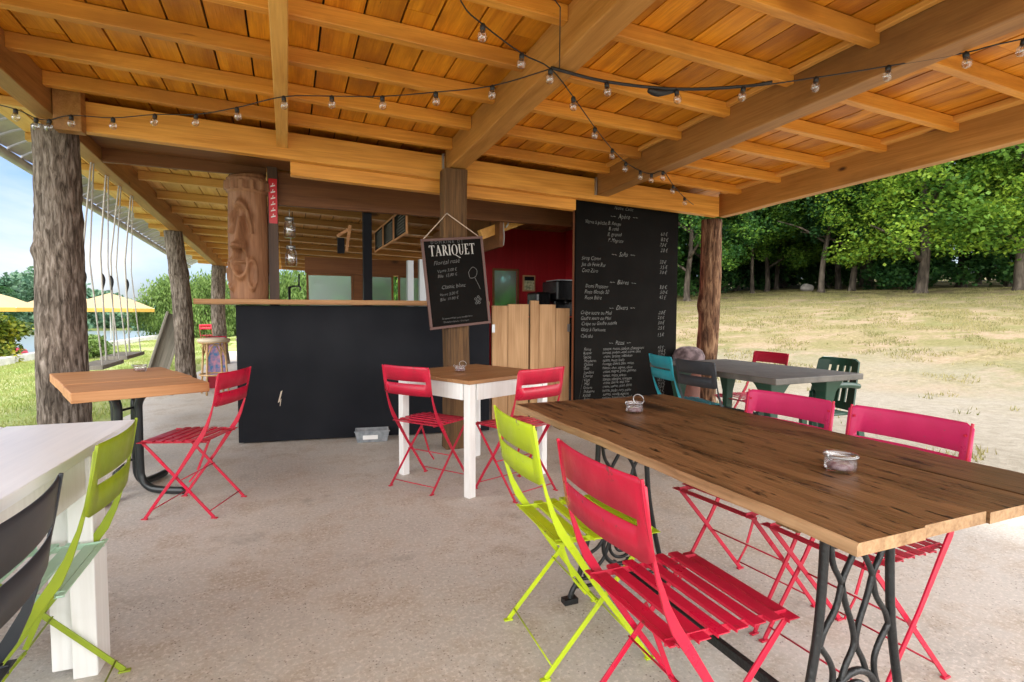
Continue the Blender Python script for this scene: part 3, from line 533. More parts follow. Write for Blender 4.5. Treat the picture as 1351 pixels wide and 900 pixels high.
# red walls
MB().box(4.02, 4.06, 4.95, 9.0, .012, 2.44).build('side_wall', W_RED, hut)
rb = MB(); yy = 7.5
def wall_with_hole(mb, x0, x1, z0, z1, hx0, hx1, hz0, hz1, y0, y1):
    mb.box(x0, hx0, y0, y1, z0, z1); mb.box(hx1, x1, y0, y1, z0, z1); mb.box(hx0, hx1, y0, y1, z0, hz0); mb.box(hx0, hx1, y0, y1, hz1, z1)
wall_with_hole(rb, 2.2, 4.018, .012, 2.42, 2.83, 3.19, 1.05, 1.80, yy, yy+.04)
rb.build('back_wall', W_RED, hut)
w_ = MB(); w_.box(2.80, 2.829, yy-.02, yy+.03, 1.02, 1.83); w_.box(3.191, 3.22, yy-.02, yy+.03, 1.02, 1.83); w_.box(2.829, 3.191, yy-.02, yy+.03, 1.801, 1.83); w_.box(2.829, 3.191, yy-.02, yy+.03, 1.02, 1.049)
wf = w_.build('window', W_DKX, hut); MB().box(2.831, 3.189, yy+.01, yy+.014, 1.051, 1.799).build('pane', PANE, wf)
MB().box(2.16, 2.2, 5.56, 9.0, 1.9, 2.42).build('partition_board', W_DKX, hut)
# back windows of the bar (frame + tinted film)
YB = 9.0
for (xa, xb) in ((.28, .98), (1.12, 1.62), (1.70, 2.15)):
    q = MB(); q.box(xa, xa+.03, YB, YB+.05, .9, 1.78); q.box(xb-.03, xb, YB, YB+.05, .9, 1.78); q.box(xa+.03, xb-.03, YB, YB+.05, 1.75, 1.78); q.box(xa+.03, xb-.03, YB, YB+.05, .9, .93)
    qq = q.build('window', W_DKX, hut); MB().box(xa+.032, xb-.032, YB+.02, YB+.024, .932, 1.748).build('pane', PANE, qq)
MB().box(.26, 2.2, YB+.002, YB+.048, 1.783, 2.03).build('lintel_board', W_DKX, hut)
MB().box(.985, 1.115, YB, YB+.06, .0, 1.78).build('window_post', W_DKX, hut)
MB().box(.26, 2.2, YB+.002, YB+.048, .012, .897).build('wainscot', W_DKX, hut)
MB().box(.715, .80, 5.62, 5.70, .012, 2.42).build('black_post', BLACKP, hut, bevel=.004)
MB().box(1.30, 1.37, 6.3, 6.38, .012, 1.78).build('steel_post', GALV, hut)
MB().box(1.44, 1.52, 6.3, 6.38, .012, 1.80).build('steel_post', GALV, hut)
rp2 = MB().box(1.55, 2.15, 6.42, 6.46, .8, 1.86).build('red_panel', W_RED, hut)
bm = MB(); bm.bar((2.0, 5.75, 2.04), (2.75, 5.75, 2.34), .09, .11); bm.build('brace', W_Y, hut, bevel=.005)

# swinging plank gates
def gate(x0, planks, tops, label, hinge):
    t = thing('plank_gate', label, 'gate', (x0, 4.99, 0), 0, 'plank gates beside the bar'); x = 0
    for w1, h in zip(planks, tops):
        MB().box(x+.002, x+w1-.002, 0, .028, .10, h).build('plank', W_PALE, t, bevel=.004); x += w1
    r = MB(); r.box(.02, x-.02, .03, .055, .25, .34); r.box(.02, x-.02, .03, .055, 1.0, 1.09); r.build('rail', W_PALE, t)
    hx = 0 if hinge == 'l' else x-.03
    MB().box(hx, hx+.03, -.004, -.001, .98, 1.06).build('hinge', GALV, t)
gate(1.86, (.17, .23), (1.245, 1.262), 'left plank gate leaf of two level boards beside the black bar front', 'l')
gate(2.275, (.10, .19, .165), (1.30, 1.262, 1.225), 'right plank gate leaf with a stepped top beside the menu board', 'r')

# counter things
tk = MB(); vs = []; nr, nh = 96, 150; H0 = 1.10
for j in range(nh+1):
    t = j/nh; z = t*H0
    for k in range(nr):
        a = 2*PI*k/nr; ang = math.atan2(math.sin(a+PI/2+.35), math.cos(a+PI/2+.35))      # 0 = facing the camera side
        r = .150+.012*math.sin(t*3)+.008*(1-t); rel = 0; u = ang; v = t
        # brow arch
        d = abs(math.hypot(u*.75, (v-.50)*1.6)-.42)
        if v > .52: rel += .022*math.exp(-(d/.05)**2)
        # eye hollow and eyeball
        for s_ in (-.42, .42):
            e = math.hypot((u-s_)*.9, (v-.66)*2.2); rel -= .030*math.exp(-(e/.24)**2); rel += .030*math.exp(-(e/.11)**2)
        # nose
        rel += .045*math.exp(-(u/.16)**2)*(1 if .40 < v < .66 else 0)*(.35+(.66-v)*3)
        rel += .028*math.exp(-((abs(u)-.22)/.1)**2-((v-.43)/.035)**2)
        # mouth
        m_ = abs(math.hypot(u*.8, (v-.30)*2.1)-.26); rel += .018*math.exp(-(m_/.05)**2)
        if math.hypot(u*.8, (v-.30)*2.1) < .2: rel -= .022
        if abs(v-.30) < .012 and abs(u) < .28: rel += .02
        # beard curls
        m2 = abs(math.hypot((abs(u)-.55)*.8, (v-.20)*1.5)-.17); rel += .014*math.exp(-(m2/.035)**2)
        # forehead band
        if .86 < v < .975: rel += .008+.008*(1 if math.sin(u*13) > 0 else -1)*(1 if .885 < v < .95 else 0)
        rel = rel*2.3+.003*mn.noise(Vector((u*6, v*18, 3)))
        rr = r+rel; vs.append((rr*math.cos(a), rr*math.sin(a), z+(.02*math.cos(a) if j == nh else 0)))
fs = [(j*nr+k, j*nr+(k+1) % nr, (j+1)*nr+(k+1) % nr, (j+1)*nr+k) for j in range(nh) for k in range(nr)]+[tuple(range(nr))[::-1], tuple(range(nh*nr, nh*nr+nr))]
tk.add(vs, fs, 0, True); o = tk.build('carved_log', W_CARVE); o.location = (-.315, 5.47, 1.287); tag(o, 'carved wooden face log standing on the left end of the bar', 'carving')

def txt(body, size, loc, name, m, parent, shear=.25, align='LEFT', ext=.0008, rotz=0, scalex=.8):
    c = bpy.data.curves.new(name, 'FONT'); c.body = body; c.size = size; c.shear = shear; c.align_x = align; c.extrude = ext; c.resolution_u = 2; c.offset = -size*.016
    o = bpy.data.objects.new(name, c); o.matrix_world = Matrix.Translation(loc) @ Matrix.Rotation(PI/2, 4, 'X') @ Matrix.Rotation(rotz, 4, 'Z') @ Matrix.Diagonal((scalex, 1, 1, 1)); return o, c
def merge_text(items, name, m, parent, wob=.0):
    """items: (body, size, x, z, align, tilt, shear, scalex); all turned into one mesh on the y = const plane"""
    b = MB(); dg = None
    for (body, size, x, z, al, tilt, shear, sx) in items:
        o, c = txt(body, size, (x, 0, z), 'tmp', m, None, shear, al, .0, tilt, sx); COL.objects.link(o)
        bpy.context.view_layer.update(); ev = o.evaluated_get(bpy.context.evaluated_depsgraph_get()); me = ev.to_mesh()
        mw = o.matrix_world; vs = []
        for v in me.vertices:
            p = mw @ v.co; wz = wob*mn.noise(Vector((p.x*22, p.z*22, 0))); wx = wob*mn.noise(Vector((p.x*22, p.z*22, 7))); vs.append((p.x+wx, 0, p.z+wz))
        b.add(vs, [tuple(p.vertices) for p in me.polygons]); ev.to_mesh_clear(); bpy.data.objects.remove(o); bpy.data.curves.remove(c)
    return b.build(name, m, parent)

# tall menu board
mb_ = thing('menu_board', 'tall blackboard wall panel with a long chalk menu in white handwriting', 'menu board', (2.69, 4.80, 0), 0)
BW = 1.27
MB().box(0, BW, 0, .035, .22, 2.46).build('board', CHALKB, mb_, bevel=.002)
IT = []
def line(b_, s_, x, z, al='LEFT', sx=.8): IT.append((b_, s_, x+rnd(-.008, .008), z, al, rnd(-.02, .02), .3, sx*rnd(.92, 1.05)))
line('Notre  Carte', .05, .56, 2.245, 'CENTER')
line('~~  Apéro  ~~', .075, .56, 2.155, 'CENTER')
line('Verre à pêche', .055, .10, 2.085)
for i, s_ in enumerate(('B. Rouge', 'B. rosé', 'B. grenad', 'P. Magritte')): line(s_, .056, .37, 2.085-i*.058)
for i, p_ in enumerate(('6.0 €', '8.0 €', '7.0 €', '2.0 €')): line(p_, .055, 1.03, 2.01-i*.058)
line('~~  Softs  ~~', .07, .56, 1.765, 'CENTER')
for i, (s_, p_) in enumerate((('Sirop Citron', '3.0 €'), ('Jus de Fruit Pur', '3.5 €'), ('Coca Zéro', '3.0 €'))): line(s_, .058, .07, 1.715-i*.062); line(p_, .055, 1.03, 1.71-i*.055)
line('~~  Bières  ~~', .07, .56, 1.475, 'CENTER')
for i, (s_, p_) in enumerate((('Demi Pression', '3.0 €'), ('Pinte Blonde 50', '5.0 €'), ('Picon Bière', '4.5 €'))): line(s_, .056, .10, 1.435-i*.06); line(p_, .055, 1.03, 1.44-i*.055)
line('~~  Divers  ~~', .07, .56, 1.21, 'CENTER')
for i, (s_, p_) in enumerate((('Crêpe sucre ou Miel', '2.0 €'), ('Gaufre sucre ou Miel', '2.5 €'), ('Crêpe ou Gaufre nutella', '3.0 €'), ('Glace à l\'italienne', '2.5 €'))): line(s_, .054, .06, 1.165-i*.058); line(p_, .052, 1.02, 1.165-i*.055)
line('Café thé', .054, .06, .925); line('1.5 €', .052, 1.02, .925)
line('~~  Pizzas  ~~', .062, .54, .845, 'CENTER')
PZ = [('Reine', 'tomate, mozza, jambon, champignons'), ('Royale', 'tomate, jambon, oeuf, crème, olive'), ('Savoie', 'crème, lardons, reblochon'), ('Margherita', 'tomate, mozza, basilic'), ('Quatre', 'fromage, chèvre, bleu, mozza'), ('Thon', 'tomate, thon, oignon, olives'), ('Landaise', 'crème, magret, gésier, pommes'), ('Chorizo', 'tomate, mozza, poivron'), ('Végé', 'tomate, aubergine, courgette'), ('Miel', 'crème, chèvre, miel, noix'), ('Océane', 'crème, saumon, aneth, citron'), ('Indienne', 'tomate, poulet, curry, crème'), ('Kebab', 'tomate, viande, oignons'), ('Bolo', 'tomate, boeuf haché, oeuf')]
for i, (a_, b_) in enumerate(PZ): z = .79-i*.0395; line(a_, .046, .10, z, 'LEFT', .78); line(b_, .044, .33, z, 'LEFT', .74); line('%d.0 €' % (9+i % 4), .046, 1.02, z)
merge_text(IT, 'chalk_writing', CHALK, mb_, .006).location = (0, -.0015, 0)

# hanging blackboard on the post
hb = thing('hanging_blackboard', 'framed blackboard with a serif title hung from a string on the brown post', 'blackboard', (1.06, 4.385, 1.04), 0)
hb.rotation_euler = (0, R(-6.0), 0)
HW, HH = .535, .745
hb.location = (1.085, 4.36, 1.03)
fr = MB(); e = .022
fr.box(0, HW, 0, .022, 0, e); fr.box(0, HW, 0, .022, HH-e, HH); fr.box(0, e, 0, .022, e, HH-e); fr.box(HW-e, HW, 0, .022, e, HH-e); fr.build('frame', BROWNFR, hb, bevel=.003)
MB().box(e, HW-e, .008, .016, e, HH-e).build('board', CHALKB, hb)
def serif_word(word, x, z, h, mb):
    st, ln, wd = h*.15, h*.055, h*.62
    def q(x0, x1, z0, z1): mb.add([(x0, 0, z0), (x1, 0, z0), (x1, 0, z1), (x0, 0, z1)], [(0, 1, 2, 3)])
    def sl_(xa, za, xb, zb, t): mb.add([(xa, 0, za), (xa+t, 0, za), (xb+t, 0, zb), (xb, 0, zb)], [(0, 1, 2, 3)])
    def arc(cx, cz, rx, rz, a0, a1, t0, n=10):
        for i in range(n):
            p = [a0+(a1-a0)*(i+k)/n for k in (0, 1)]; v = []
            for a in p: tt = t0*(.35+.65*abs(math.cos(a))); v += [(cx+rx*math.cos(a), 0, cz+rz*math.sin(a)), (cx+(rx-tt)*math.cos(a), 0, cz+(rz-tt*.6)*math.sin(a))]
            mb.add(v, [(0, 2, 3, 1)])
    for ch in word:
        w1 = wd
        if ch == 'T': q(x, x+w1, z+h-ln, z+h); q(x, x+ln*.8, z+h-h*.2, z+h-ln); q(x+w1-ln*.8, x+w1, z+h-h*.2, z+h-ln); q(x+w1/2-st/2, x+w1/2+st/2, z, z+h-ln); q(x+w1*.28, x+w1*.72, z, z+ln*.8)
        elif ch == 'A': w1 = wd*1.1; sl_(x+w1*.05, z, x+w1*.45, z+h, ln); sl_(x+w1*.75, z, x+w1*.38, z+h, st); q(x+w1*.22, x+w1*.72, z+h*.33, z+h*.33+ln); q(x-.02*h, x+w1*.25, z, z+ln*.8); q(x+w1*.65, x+w1*1.0, z, z+ln*.8)
        elif ch == 'R': q(x+w1*.12, x+w1*.12+st, z, z+h); arc(x+w1*.4, z+h*.74, w1*.42, h*.26, -PI/2, PI/2, st); q(x, x+w1*.4, z+h-ln, z+h); q(x+w1*.2, x+w1*.42, z+h*.48, z+h*.48+ln); sl_(x+w1*.85, z, x+w1*.38, z+h*.5, st); q(x, x+w1*.42, z, z+ln*.8); q(x+w1*.8, x+w1*1.1, z, z+ln*.8)
        elif ch == 'I': w1 = wd*.45; q(x+w1/2-st/2, x+w1/2+st/2, z, z+h); q(x, x+w1, z, z+ln*.8); q(x, x+w1, z+h-ln*.8, z+h)
        elif ch == 'Q': w1 = wd*1.15; arc(x+w1*.5, z+h/2, w1*.5, h*.51, 0, 2*PI, st, 24); sl_(x+w1*1.25, z-h*.30, x+w1*.45, z+h*.02, st*.9)
        elif ch == 'U': q(x+w1*.12, x+w1*.12+st, z+h*.3, z+h); q(x+w1*.82, x+w1*.82+ln, z+h*.3, z+h); arc(x+w1*.5, z+h*.32, w1*.38, h*.33, PI, 2*PI, st*.8); q(x, x+w1*.4, z+h-ln*.8, z+h); q(x+w1*.68, x+w1, z+h-ln*.8, z+h)
        elif ch == 'E': w1 = wd*.85; q(x+w1*.15, x+w1*.15+st, z, z+h); q(x, x+w1*.92, z+h-ln, z+h); q(x, x+w1, z, z+ln); q(x+w1*.3, x+w1*.75, z+h*.48, z+h*.48+ln); q(x+w1*.92-ln, x+w1*.92, z+h*.8, z+h-ln); q(x+w1-ln, x+w1, z+ln, z+h*.22)
        x += w1+h*.09
    return x
ti = MB(); serif_word('TARIQUET', .062, .600, .088, ti)
for i in range(len(ti.v)): a = ti.v[i]; ti.v[i] = (.062+(a[0]-.062)*.84, a[1], a[2])
o = ti.build('title_lettering', mat('title_paint', (.48, .47, .45), .7), hb); o.location = (0, .0065, 0)
o = merge_text([('D O M A I N E   D E', .034, .08, .700, 'LEFT', 0, 0, .95)], 'small_lettering', CHALK2, hb); o.location = (0, .0065, 0)
o = merge_text([('Floréal rosé', .052, .085, .525, 'LEFT', .05, .3, .9), ('Verre 3.00 €', .036, .11, .462, 'LEFT', .06, .3, .9), ('Blle  15.00 €', .036, .11, .420, 'LEFT', .06, .3, .9), ('Classic blanc', .046, .13, .325, 'LEFT', .04, .3, .9),
                ('Verre 3.00 €', .034, .11, .268, 'LEFT', .05, .3, .9), ('Blle  15.00 €', .034, .11, .228, 'LEFT', .05, .3, .9), ('À consommer avec modération', .022, .11, .075, 'LEFT', 0, 0, .95), ('Domaine viticole - Gascogne', .020, .12, .045, 'LEFT', 0, 0, .95)], 'chalk_writing', CHALK2, hb, .004); o.location = (0, .0065, 0)
dr = MB()
def wire(mb, pts, r, n=5): mb.tube(smoothpts(pts, 5), r, n)
wire(dr, [(.38, 0, .45), (.42, 0, .49), (.455, 0, .46), (.44, 0, .41), (.39, 0, .40), (.38, 0, .45)], .0018); wire(dr, [(.43, 0, .40), (.46, 0, .33), (.47, 0, .30)], .0018)
for (x, z) in ((.42, .22), (.445, .235), (.435, .20), (.46, .215), (.45, .185), (.425, .185)): wire(dr, [(x+.010*math.cos(a), 0, z+.010*math.sin(a)) for a in (0, 1.5, 3, 4.5, 6.2)], .0018)
dr.build('chalk_drawing', CHALK2, hb).location = (0, .0065, 0)
st = MB(); ax = .245; st.tube([(.02, .012, HH-.005), (ax, .012, HH+.20)], .0045, 6); st.tube([(ax, .012, HH+.20), (HW-.03, .012, HH-.005)], .0045, 6); st.build('hanging_string', TWINE, hb)
nl = MB(); nl.tube([(ax, -.005, HH+.197), (ax, .16, HH+.197)], .004, 6); nl.build('nail', GALV, hb)

# ------------------------------------------------------------------ folding chairs
def make_chair(pf, ps, label, group=None, ps2=None):
    """folding slatted metal chair, facing +x, rear feet at x = 0"""
    t = thing('folding_chair', label, 'chair', group=group)
    up = [(-.035, .815), (-.022, .74), (-.006, .66), (.010, .60), (.035, .53), (.062, .475), (.10, .42), (.20, .27), (.31, .125), (.395, .006)]
    uw = [.008, .008, .008, .011, .019, .027, .025, .018, .017, .017]
    cp = [(.405, .425), (.33, .345), (.20, .205), (.09, .085), (.018, .006)]; cw = [.016, .018, .017, .017, .017]
    for s in (-1, 1):
        b = MB(); b.ribbon(up, uw, s*.196, .007); b.box(.380, .415, s*.196-.008, s*.196+.008, 0, .006); b.build('upright', pf, t, bevel=.0015)
        b = MB(); b.ribbon(cp, cw, s*.180, .006); b.box(.0, .034, s*.180-.008, s*.180+.008, 0, .006); b.build('cross_leg', pf, t, bevel=.0015)
    # seat: side rails, rear bar and slats
    b = MB(); z = .448
    for s in (-1, 1): b.bar((.055, s*.165, .432), (.42, s*.165, .428), .004, .018)
    for k in range(7):
        x = .088+k*.0545; dz = -.006*((k-3)/3)**2-(.006 if k == 6 else 0); hw = .178 if k < 1 else .196
        b.box(x-.0175, x+.0175, -hw, hw, z+dz-.010, z+dz-.007); 
        for s in (-1, 1): b.box(x-.0175, x-.0150, -hw, hw, z+dz-.016, z+dz-.010) if s == 1 else None
    b.box(.05, .066, -.19, .19, .434, .438)
    b.build('seat', ps, t, bevel=.001)
    # backrest sheet, curved, with a long slot
    nU = 22; rows = [.628, .704, .720, .800, .815]; vs = []; fs = []
    for j, zz in enumerate(rows):
        for i in range(nU+1):
            u = i/nU*2-1; hw = .205 if j < 4 else .198; bow = -.024*(1-u*u); zt = zz
            if j == 4: zt = .815-.012*max(0, (abs(u)-.93)/.07)**2
            if j == 0: zt = .628+.012*max(0, (abs(u)-.93)/.07)**2
            x = -.015-(zz-.62)*.14+bow+.012; vs.append((x, u*hw, zt))
    for j in range(4):
        for i in range(nU):
            if j == 1 and 2 <= i < nU-2: continue
            fs.append((j*(nU+1)+i, j*(nU+1)+i+1, (j+1)*(nU+1)+i+1, (j+1)*(nU+1)+i))
    b = MB(); b.add(vs, fs, 0, True); o = b.build('backrest', ps2 or pf, t); so_ = o.modifiers.new('solid', 'SOLIDIFY'); so_.thickness = .0025; so_.offset = 0
    b = MB()
    for s in (-1, 1):
        for zz in (.655, .775): b.lathe([(0, .0016), (.005, .0012), (.006, 0)], (0, 0, 0), 8)
    # rivets
    b = MB()
    for s in (-1, 1):
        for zz in (.662, .775):
            x = -.003-(zz-.62)*.14-.024*(1-.88**2)+.004; b.obox((x, s*.182, zz), (.004, 0, 0), (0, .004, 0), (0, 0, .004))
    b.build('rivet', pf, t, bevel=.001)
    for (a, c, r) in (((.372, -.196, .045), (.372, .196, .045), .0032), ((.040, -.180, .042), (.040, .180, .042), .0032), ((.202, -.19, .215), (.202, .19, .215), .0032), ((.405, -.178, .420), (.405, .178, .420), .0035), ((.075, -.19, .452-.02), (.075, .19, .432), .003)):
        q = MB(); q.tube([a, c], r, 6); q.build('stretcher', pf, t)
    q = MB(); q.bar((.12, 0, .425), (.202, 0, .222), .014, .003, up=(0, 1, 0)); q.bar((.202, 0, .214), (.255, .0, .150), .010, .003, up=(0, 1, 0)); q.build('seat_catch', pf, t)
    return t
GC = 'slatted metal folding chairs'
CZ = (1, 1, 1.02)
ch_red = make_chair(P_RED, P_RED, 'bright red folding chair in the foreground beside the lime green one', GC)
ch_red.location = (.715, 1.115, 0); ch_red.rotation_euler = (0, 0, R(-1))
dup(ch_red, (-.325, 3.60, 0), R(159), 'red folding chair in front of the black bar at the orange plank table', GC)
dup(ch_red, (.72, 3.49, 0), R(36), 'red folding chair on the left side of the white legged square table', GC)
dup(ch_red, (1.46, 3.07, 0), R(109), 'red folding chair on the right of the white legged square table by the gates', GC)
ch_sheen = make_chair(P_RED, P_DRED, 'raspberry pink folding chair behind the big brown table, the nearer of the two pink ones', GC, P_SHEEN)  # a red chair, the pink of its back stands for sky sheen
ch_sheen.location = (1.965, 1.20, 0); ch_sheen.rotation_euler = (0, 0, R(181))
dup(ch_sheen, (1.945, 1.665, 0), R(185), 'raspberry pink folding chair behind the big brown table, the farther of the two pink ones', GC)  # red chair too, its pink back stands for sky sheen
ch_lime = make_chair(P_LIME, P_LIME, 'bright lime green folding chair at the big brown table', GC)
ch_lime.location = (.735, 1.68, 0); ch_lime.rotation_euler = (0, 0, R(-3))
ch_ol = make_chair(P_OLIVE, P_MINT, 'olive lime folding chair with mint green seat slats at the white table', GC, P_OLIVE)
ch_ol.location = (-.495, 1.88, 0); ch_ol.rotation_euler = (0, 0, R(180))
ch_dk = make_chair(P_DARK, P_DARK, 'dark grey folding chair cut by the left edge of the photo at the white table', GC)
ch_dk.location = (-.485, 1.225, 0); ch_dk.rotation_euler = (0, 0, R(181))
dup(ch_dk, (2.79, 3.14, 0), R(2), 'dark slate folding chair at the grey concrete topped table by the right post', GC)
ch_teal = make_chair(P_TEAL, P_TEAL, 'teal blue folding chair in front of the tall menu board', GC)
ch_teal.location = (2.86, 3.62, 0); ch_teal.rotation_euler = (0, 0, R(-12))
ch_c = make_chair(P_DRED, P_DRED, 'x', GC); ch_c.location = (3.98, 3.58, 0); ch_c.rotation_euler = (0, 0, R(176)); tag(ch_c, 'dark red folding chair on the far side of the grey topped table')

for o in list(COL.objects):
    if o.name.startswith('folding_chair'): o.scale = CZ

# ------------------------------------------------------------------ tables
# big brown table on cast iron treadle ends
bt = thing('treadle_table', 'large worn brown plank table on black cast iron sewing machine legs', 'table', (1.40, 1.46, 0))
vs = []; b = MB(); edges = [-.43, -.225, -.01, .20, .425]; n = 60
for p in range(4):
    vs = []
    for i in range(n+1):
        t = i/n; y = -.80+1.635*t; x0, x1 = edges[p]+.0015, edges[p+1]-.0015
        if p == 0: x0 += .007*mn.noise(Vector((y*4, 1, 0)))+.004*mn.noise(Vector((y*17, 2, 0)))
        if p == 3: x1 += .007*mn.noise(Vector((y*4, 5, 0)))
        cup = .0015*math.sin(p*2.1); ye = y+(.005*mn.noise(Vector((p*3.3, t*9, 0))) if i in (0, n) else 0)+(0.0015*((p % 2)*2-1) if i in (0, n) else 0)
        zt = .752+cup+.0012*mn.noise(Vector((p*7, y*3, 1)))
        ch = .006+.004*mn.noise(Vector((y*9, p, 3)))
        vs += [(x0, ye, .726), (x0, ye, zt-ch*(1 if p == 0 else .35)), (x0+ch*(1 if p == 0 else .35), ye, zt), (x1-ch*(1 if p == 3 else .35), ye, zt), (x1, ye, zt-ch*(1 if p == 3 else .35)), (x1, ye, .726)]
    o = len(b.v); b.v += vs
    for i in range(n):
        for k in range(6):
            b.f.append((o+i*6+k, o+(i+1)*6+k, o+(i+1)*6+(k+1) % 6, o+i*6+(k+1) % 6)); b.m.append(1 if (p == 0 and k in (0, 1)) or (p == 3 and k in (3, 4)) or k == 5 else 0); b.sm.append(False)
    b.f += [tuple(o+k for k in range(6)), tuple(o+n*6+k for k in range(5, -1, -1))]; b.m += [1, 1]; b.sm += [False, False]
b.build('tabletop', [W_TABLE, W_EDGE], bt)
def treadle(y, parent):
    e = bpy.data.objects.new('cast_iron_leg', None)
    def P(u, z): return (u, y, z)
    m = MB()
    for s in (-1, 1):
        m.tube(smoothpts([P(s*.118, .715), P(s*.122, .55), P(s*.135, .40), P(s*.165, .25), P(s*.205, .10), P(s*.235, .045), P(s*.245, .012)], 5), [.011]*31, 8)
        m.box(s*.245-.03, s*.245+.03, y-.018, y+.018, 0, .022)
    m.box(-.20, .20, y-.022, y+.022, .700, .712)
    lat = MB(); r = .0075
    def wv(pts): lat.tube(smoothpts([P(*q) for q in pts], 6), r, 7)
    for s in (-1, 1):
        wv([(s*.092, .70), (s*.098, .64), (s*.088, .58), (s*.058, .53), (s*.040, .475), (s*.012, .41), (s*.004, .36), (s*.030, .315), (s*.050, .27)])
        wv([(s*.040, .70), (s*.032, .66), (0, .625), (-s*.022, .585), (-s*.052, .535), (-s*.072, .47), (-s*.110, .42), (-s*.125, .385)])
        wv([(s*.125, .385), (s*.090, .34), (s*.075, .30), (s*.085, .25), (s*.115, .21), (s*.155, .19)])
        wv([(s*.060, .225), (s*.085, .16), (s*.13, .12), (s*.18, .10)])
        wv([(s*.03, .14), (s*.045, .10), (s*.09, .065), (s*.15, .055), (s*.21, .06)])
    def ring(cx, cz, rx, rz, rr): lat.tube([P(cx+rx*math.cos(a*PI/14), cz+rz*math.sin(a*PI/14)) for a in range(29)], rr, 7)
    ring(0, .205, .088, .085, .0095); ring(0, .205, .058, .056, .007); ring(0, .205, .030, .030, .006)
    lat.tube([P(0.0+.018*math.cos(a*.5)*(1-a/20), .205+.018*math.sin(a*.5)*(1-a/20)) for a in range(18)], .005, 6)
    lat.tube([P(-.085, .635), P(-.078, .630)], .017, 10)
    wv([(-.20, .09), (-.07, .085), (0, .12), (.07, .085), (.20, .09)])
    o = m.build('cast_iron_leg', IRON, parent); o2 = lat.build('lattice', IRON, o); return o
treadle(-.59, bt); treadle(.42, bt)
for o in bt.children:
    if o.name.startswith('cast'): o.location.x = -.115
m = MB(); m.bar((-.115, -.48, .10), (-.115, .40, .10), .02, .03); 
m.build('treadle_pedal', IRON, bt)
m = MB(); m.box(-.36, .36, -.62, -.56, .69, .7245); m.box(-.36, .36, .52, .58, .69, .7245); m.box(-.20, .06, -.56, .52, .7125, .7245); m.build('crosspiece', W_BROWN, bt)

# square table
sq = thing('square_table', 'small square table with brown planks and whitewashed legs', 'table', (1.235, 3.70, 0), R(24))
SW, SD = .80, .80
for k in range(5): MB().box(-SW/2+.0, SW/2, -SD/2+k*.16+.001, -SD/2+k*.16+.159, .728, .752).build('tabletop_plank', W_SQT, sq, bevel=.003)
for (sx, sy) in ((-1, -1), (1, -1), (-1, 1), (1, 1)):
    cx, cy = sx*(SW/2-.045), sy*(SD/2-.045); MB().box(cx-.027, cx+.027, cy-.027, cy+.027, 0, .726).build('leg', W_WHITEP, sq, bevel=.003)
for s in (-1, 1):
    MB().box(-SW/2+.08, SW/2-.08, s*(SD/2-.025)-.011, s*(SD/2-.025)+.011, .622, .726).build('apron', W_WHITEP, sq, bevel=.002)
    MB().box(s*(SW/2-.025)-.011, s*(SW/2-.025)+.011, -SD/2+.08, SD/2-.08, .622, .726).build('apron', W_WHITEP, sq, bevel=.002)

# orange plank table on bent black tubes
ot = thing('plank_table', 'thick orange plank table on bent black steel tubes beside the trunk post', 'table', (-.965, 4.12, 0), R(22))
for (a, c) in ((-.61, -.205), (-.203, .203), (.205, .61)):
    z0 = .755+rnd(-.002, .002); MB().box(-.325+rnd(-.006, .006), .325+rnd(-.006, .006), a, c, z0-.058, z0).build('tabletop_plank', W_BART, ot, bevel=.005)
for (sx, sy) in ((-1, -1), (1, -1), (-1, 1), (1, 1)):
    ang = math.atan2(sy, sx); q = MB(); px = lambda r, z: (r*math.cos(ang), r*math.sin(ang)*1.05, z)
    q.tube(smoothpts([px(.30, .665), px(.22, .665), px(.13, .655), px(.082, .60), px(.075, .50), px(.075, .20), px(.085, .10), px(.14, .04), px(.24, .026), px(.36, .026)], 6), .024, 12); q.build('leg', STEEL, ot)
q = MB(); q.bar((-.28, 0, .676), (.28, 0, .676), .05, .012); q.tube([(-.06, -.06, .55), (.06, .06, .55)], .008); q.tube([(-.06, .06, .22), (.06, -.06, .22)], .008); q.build('crosspiece', STEEL, ot)

# white table at the left
wt = thing('white_table', 'large white painted table at the left edge with a thick square leg', 'table', (-1.42, 1.36, 0), R(-2.5))
x0s = [-.84, -.43, -.01, .40, .81]
for a, c in zip(x0s[:-1], x0s[1:]): MB().box(a+.004, c-.004, -1.45, 1.19, .722, .752).build('tabletop_plank', W_WHITET, wt, bevel=.003)
MB().box(.765, .79, -1.03, .743, .60, .720).build('apron', W_WHITEP, wt, bevel=.003); MB().box(.765, .79, .862, 1.14, .60, .720).build('apron', W_WHITEP, wt, bevel=.003)
MB().box(-.80, .76, 1.115, 1.14, .60, .720).build('apron', W_WHITEP, wt, bevel=.003)
for y in (.745, -1.15):
    MB().box(.735, .803, y, y+.115, 0, .72).build('leg', W_WHITEP, wt, bevel=.004)
    MB().box(.67, .732, y+.03, y+.115, .02, .72).build('leg_board', W_WHITEP, wt, bevel=.003)
    MB().box(-.80, -.70, y, y+.11, 0, .72).build('leg', W_WHITEP, wt, bevel=.004)

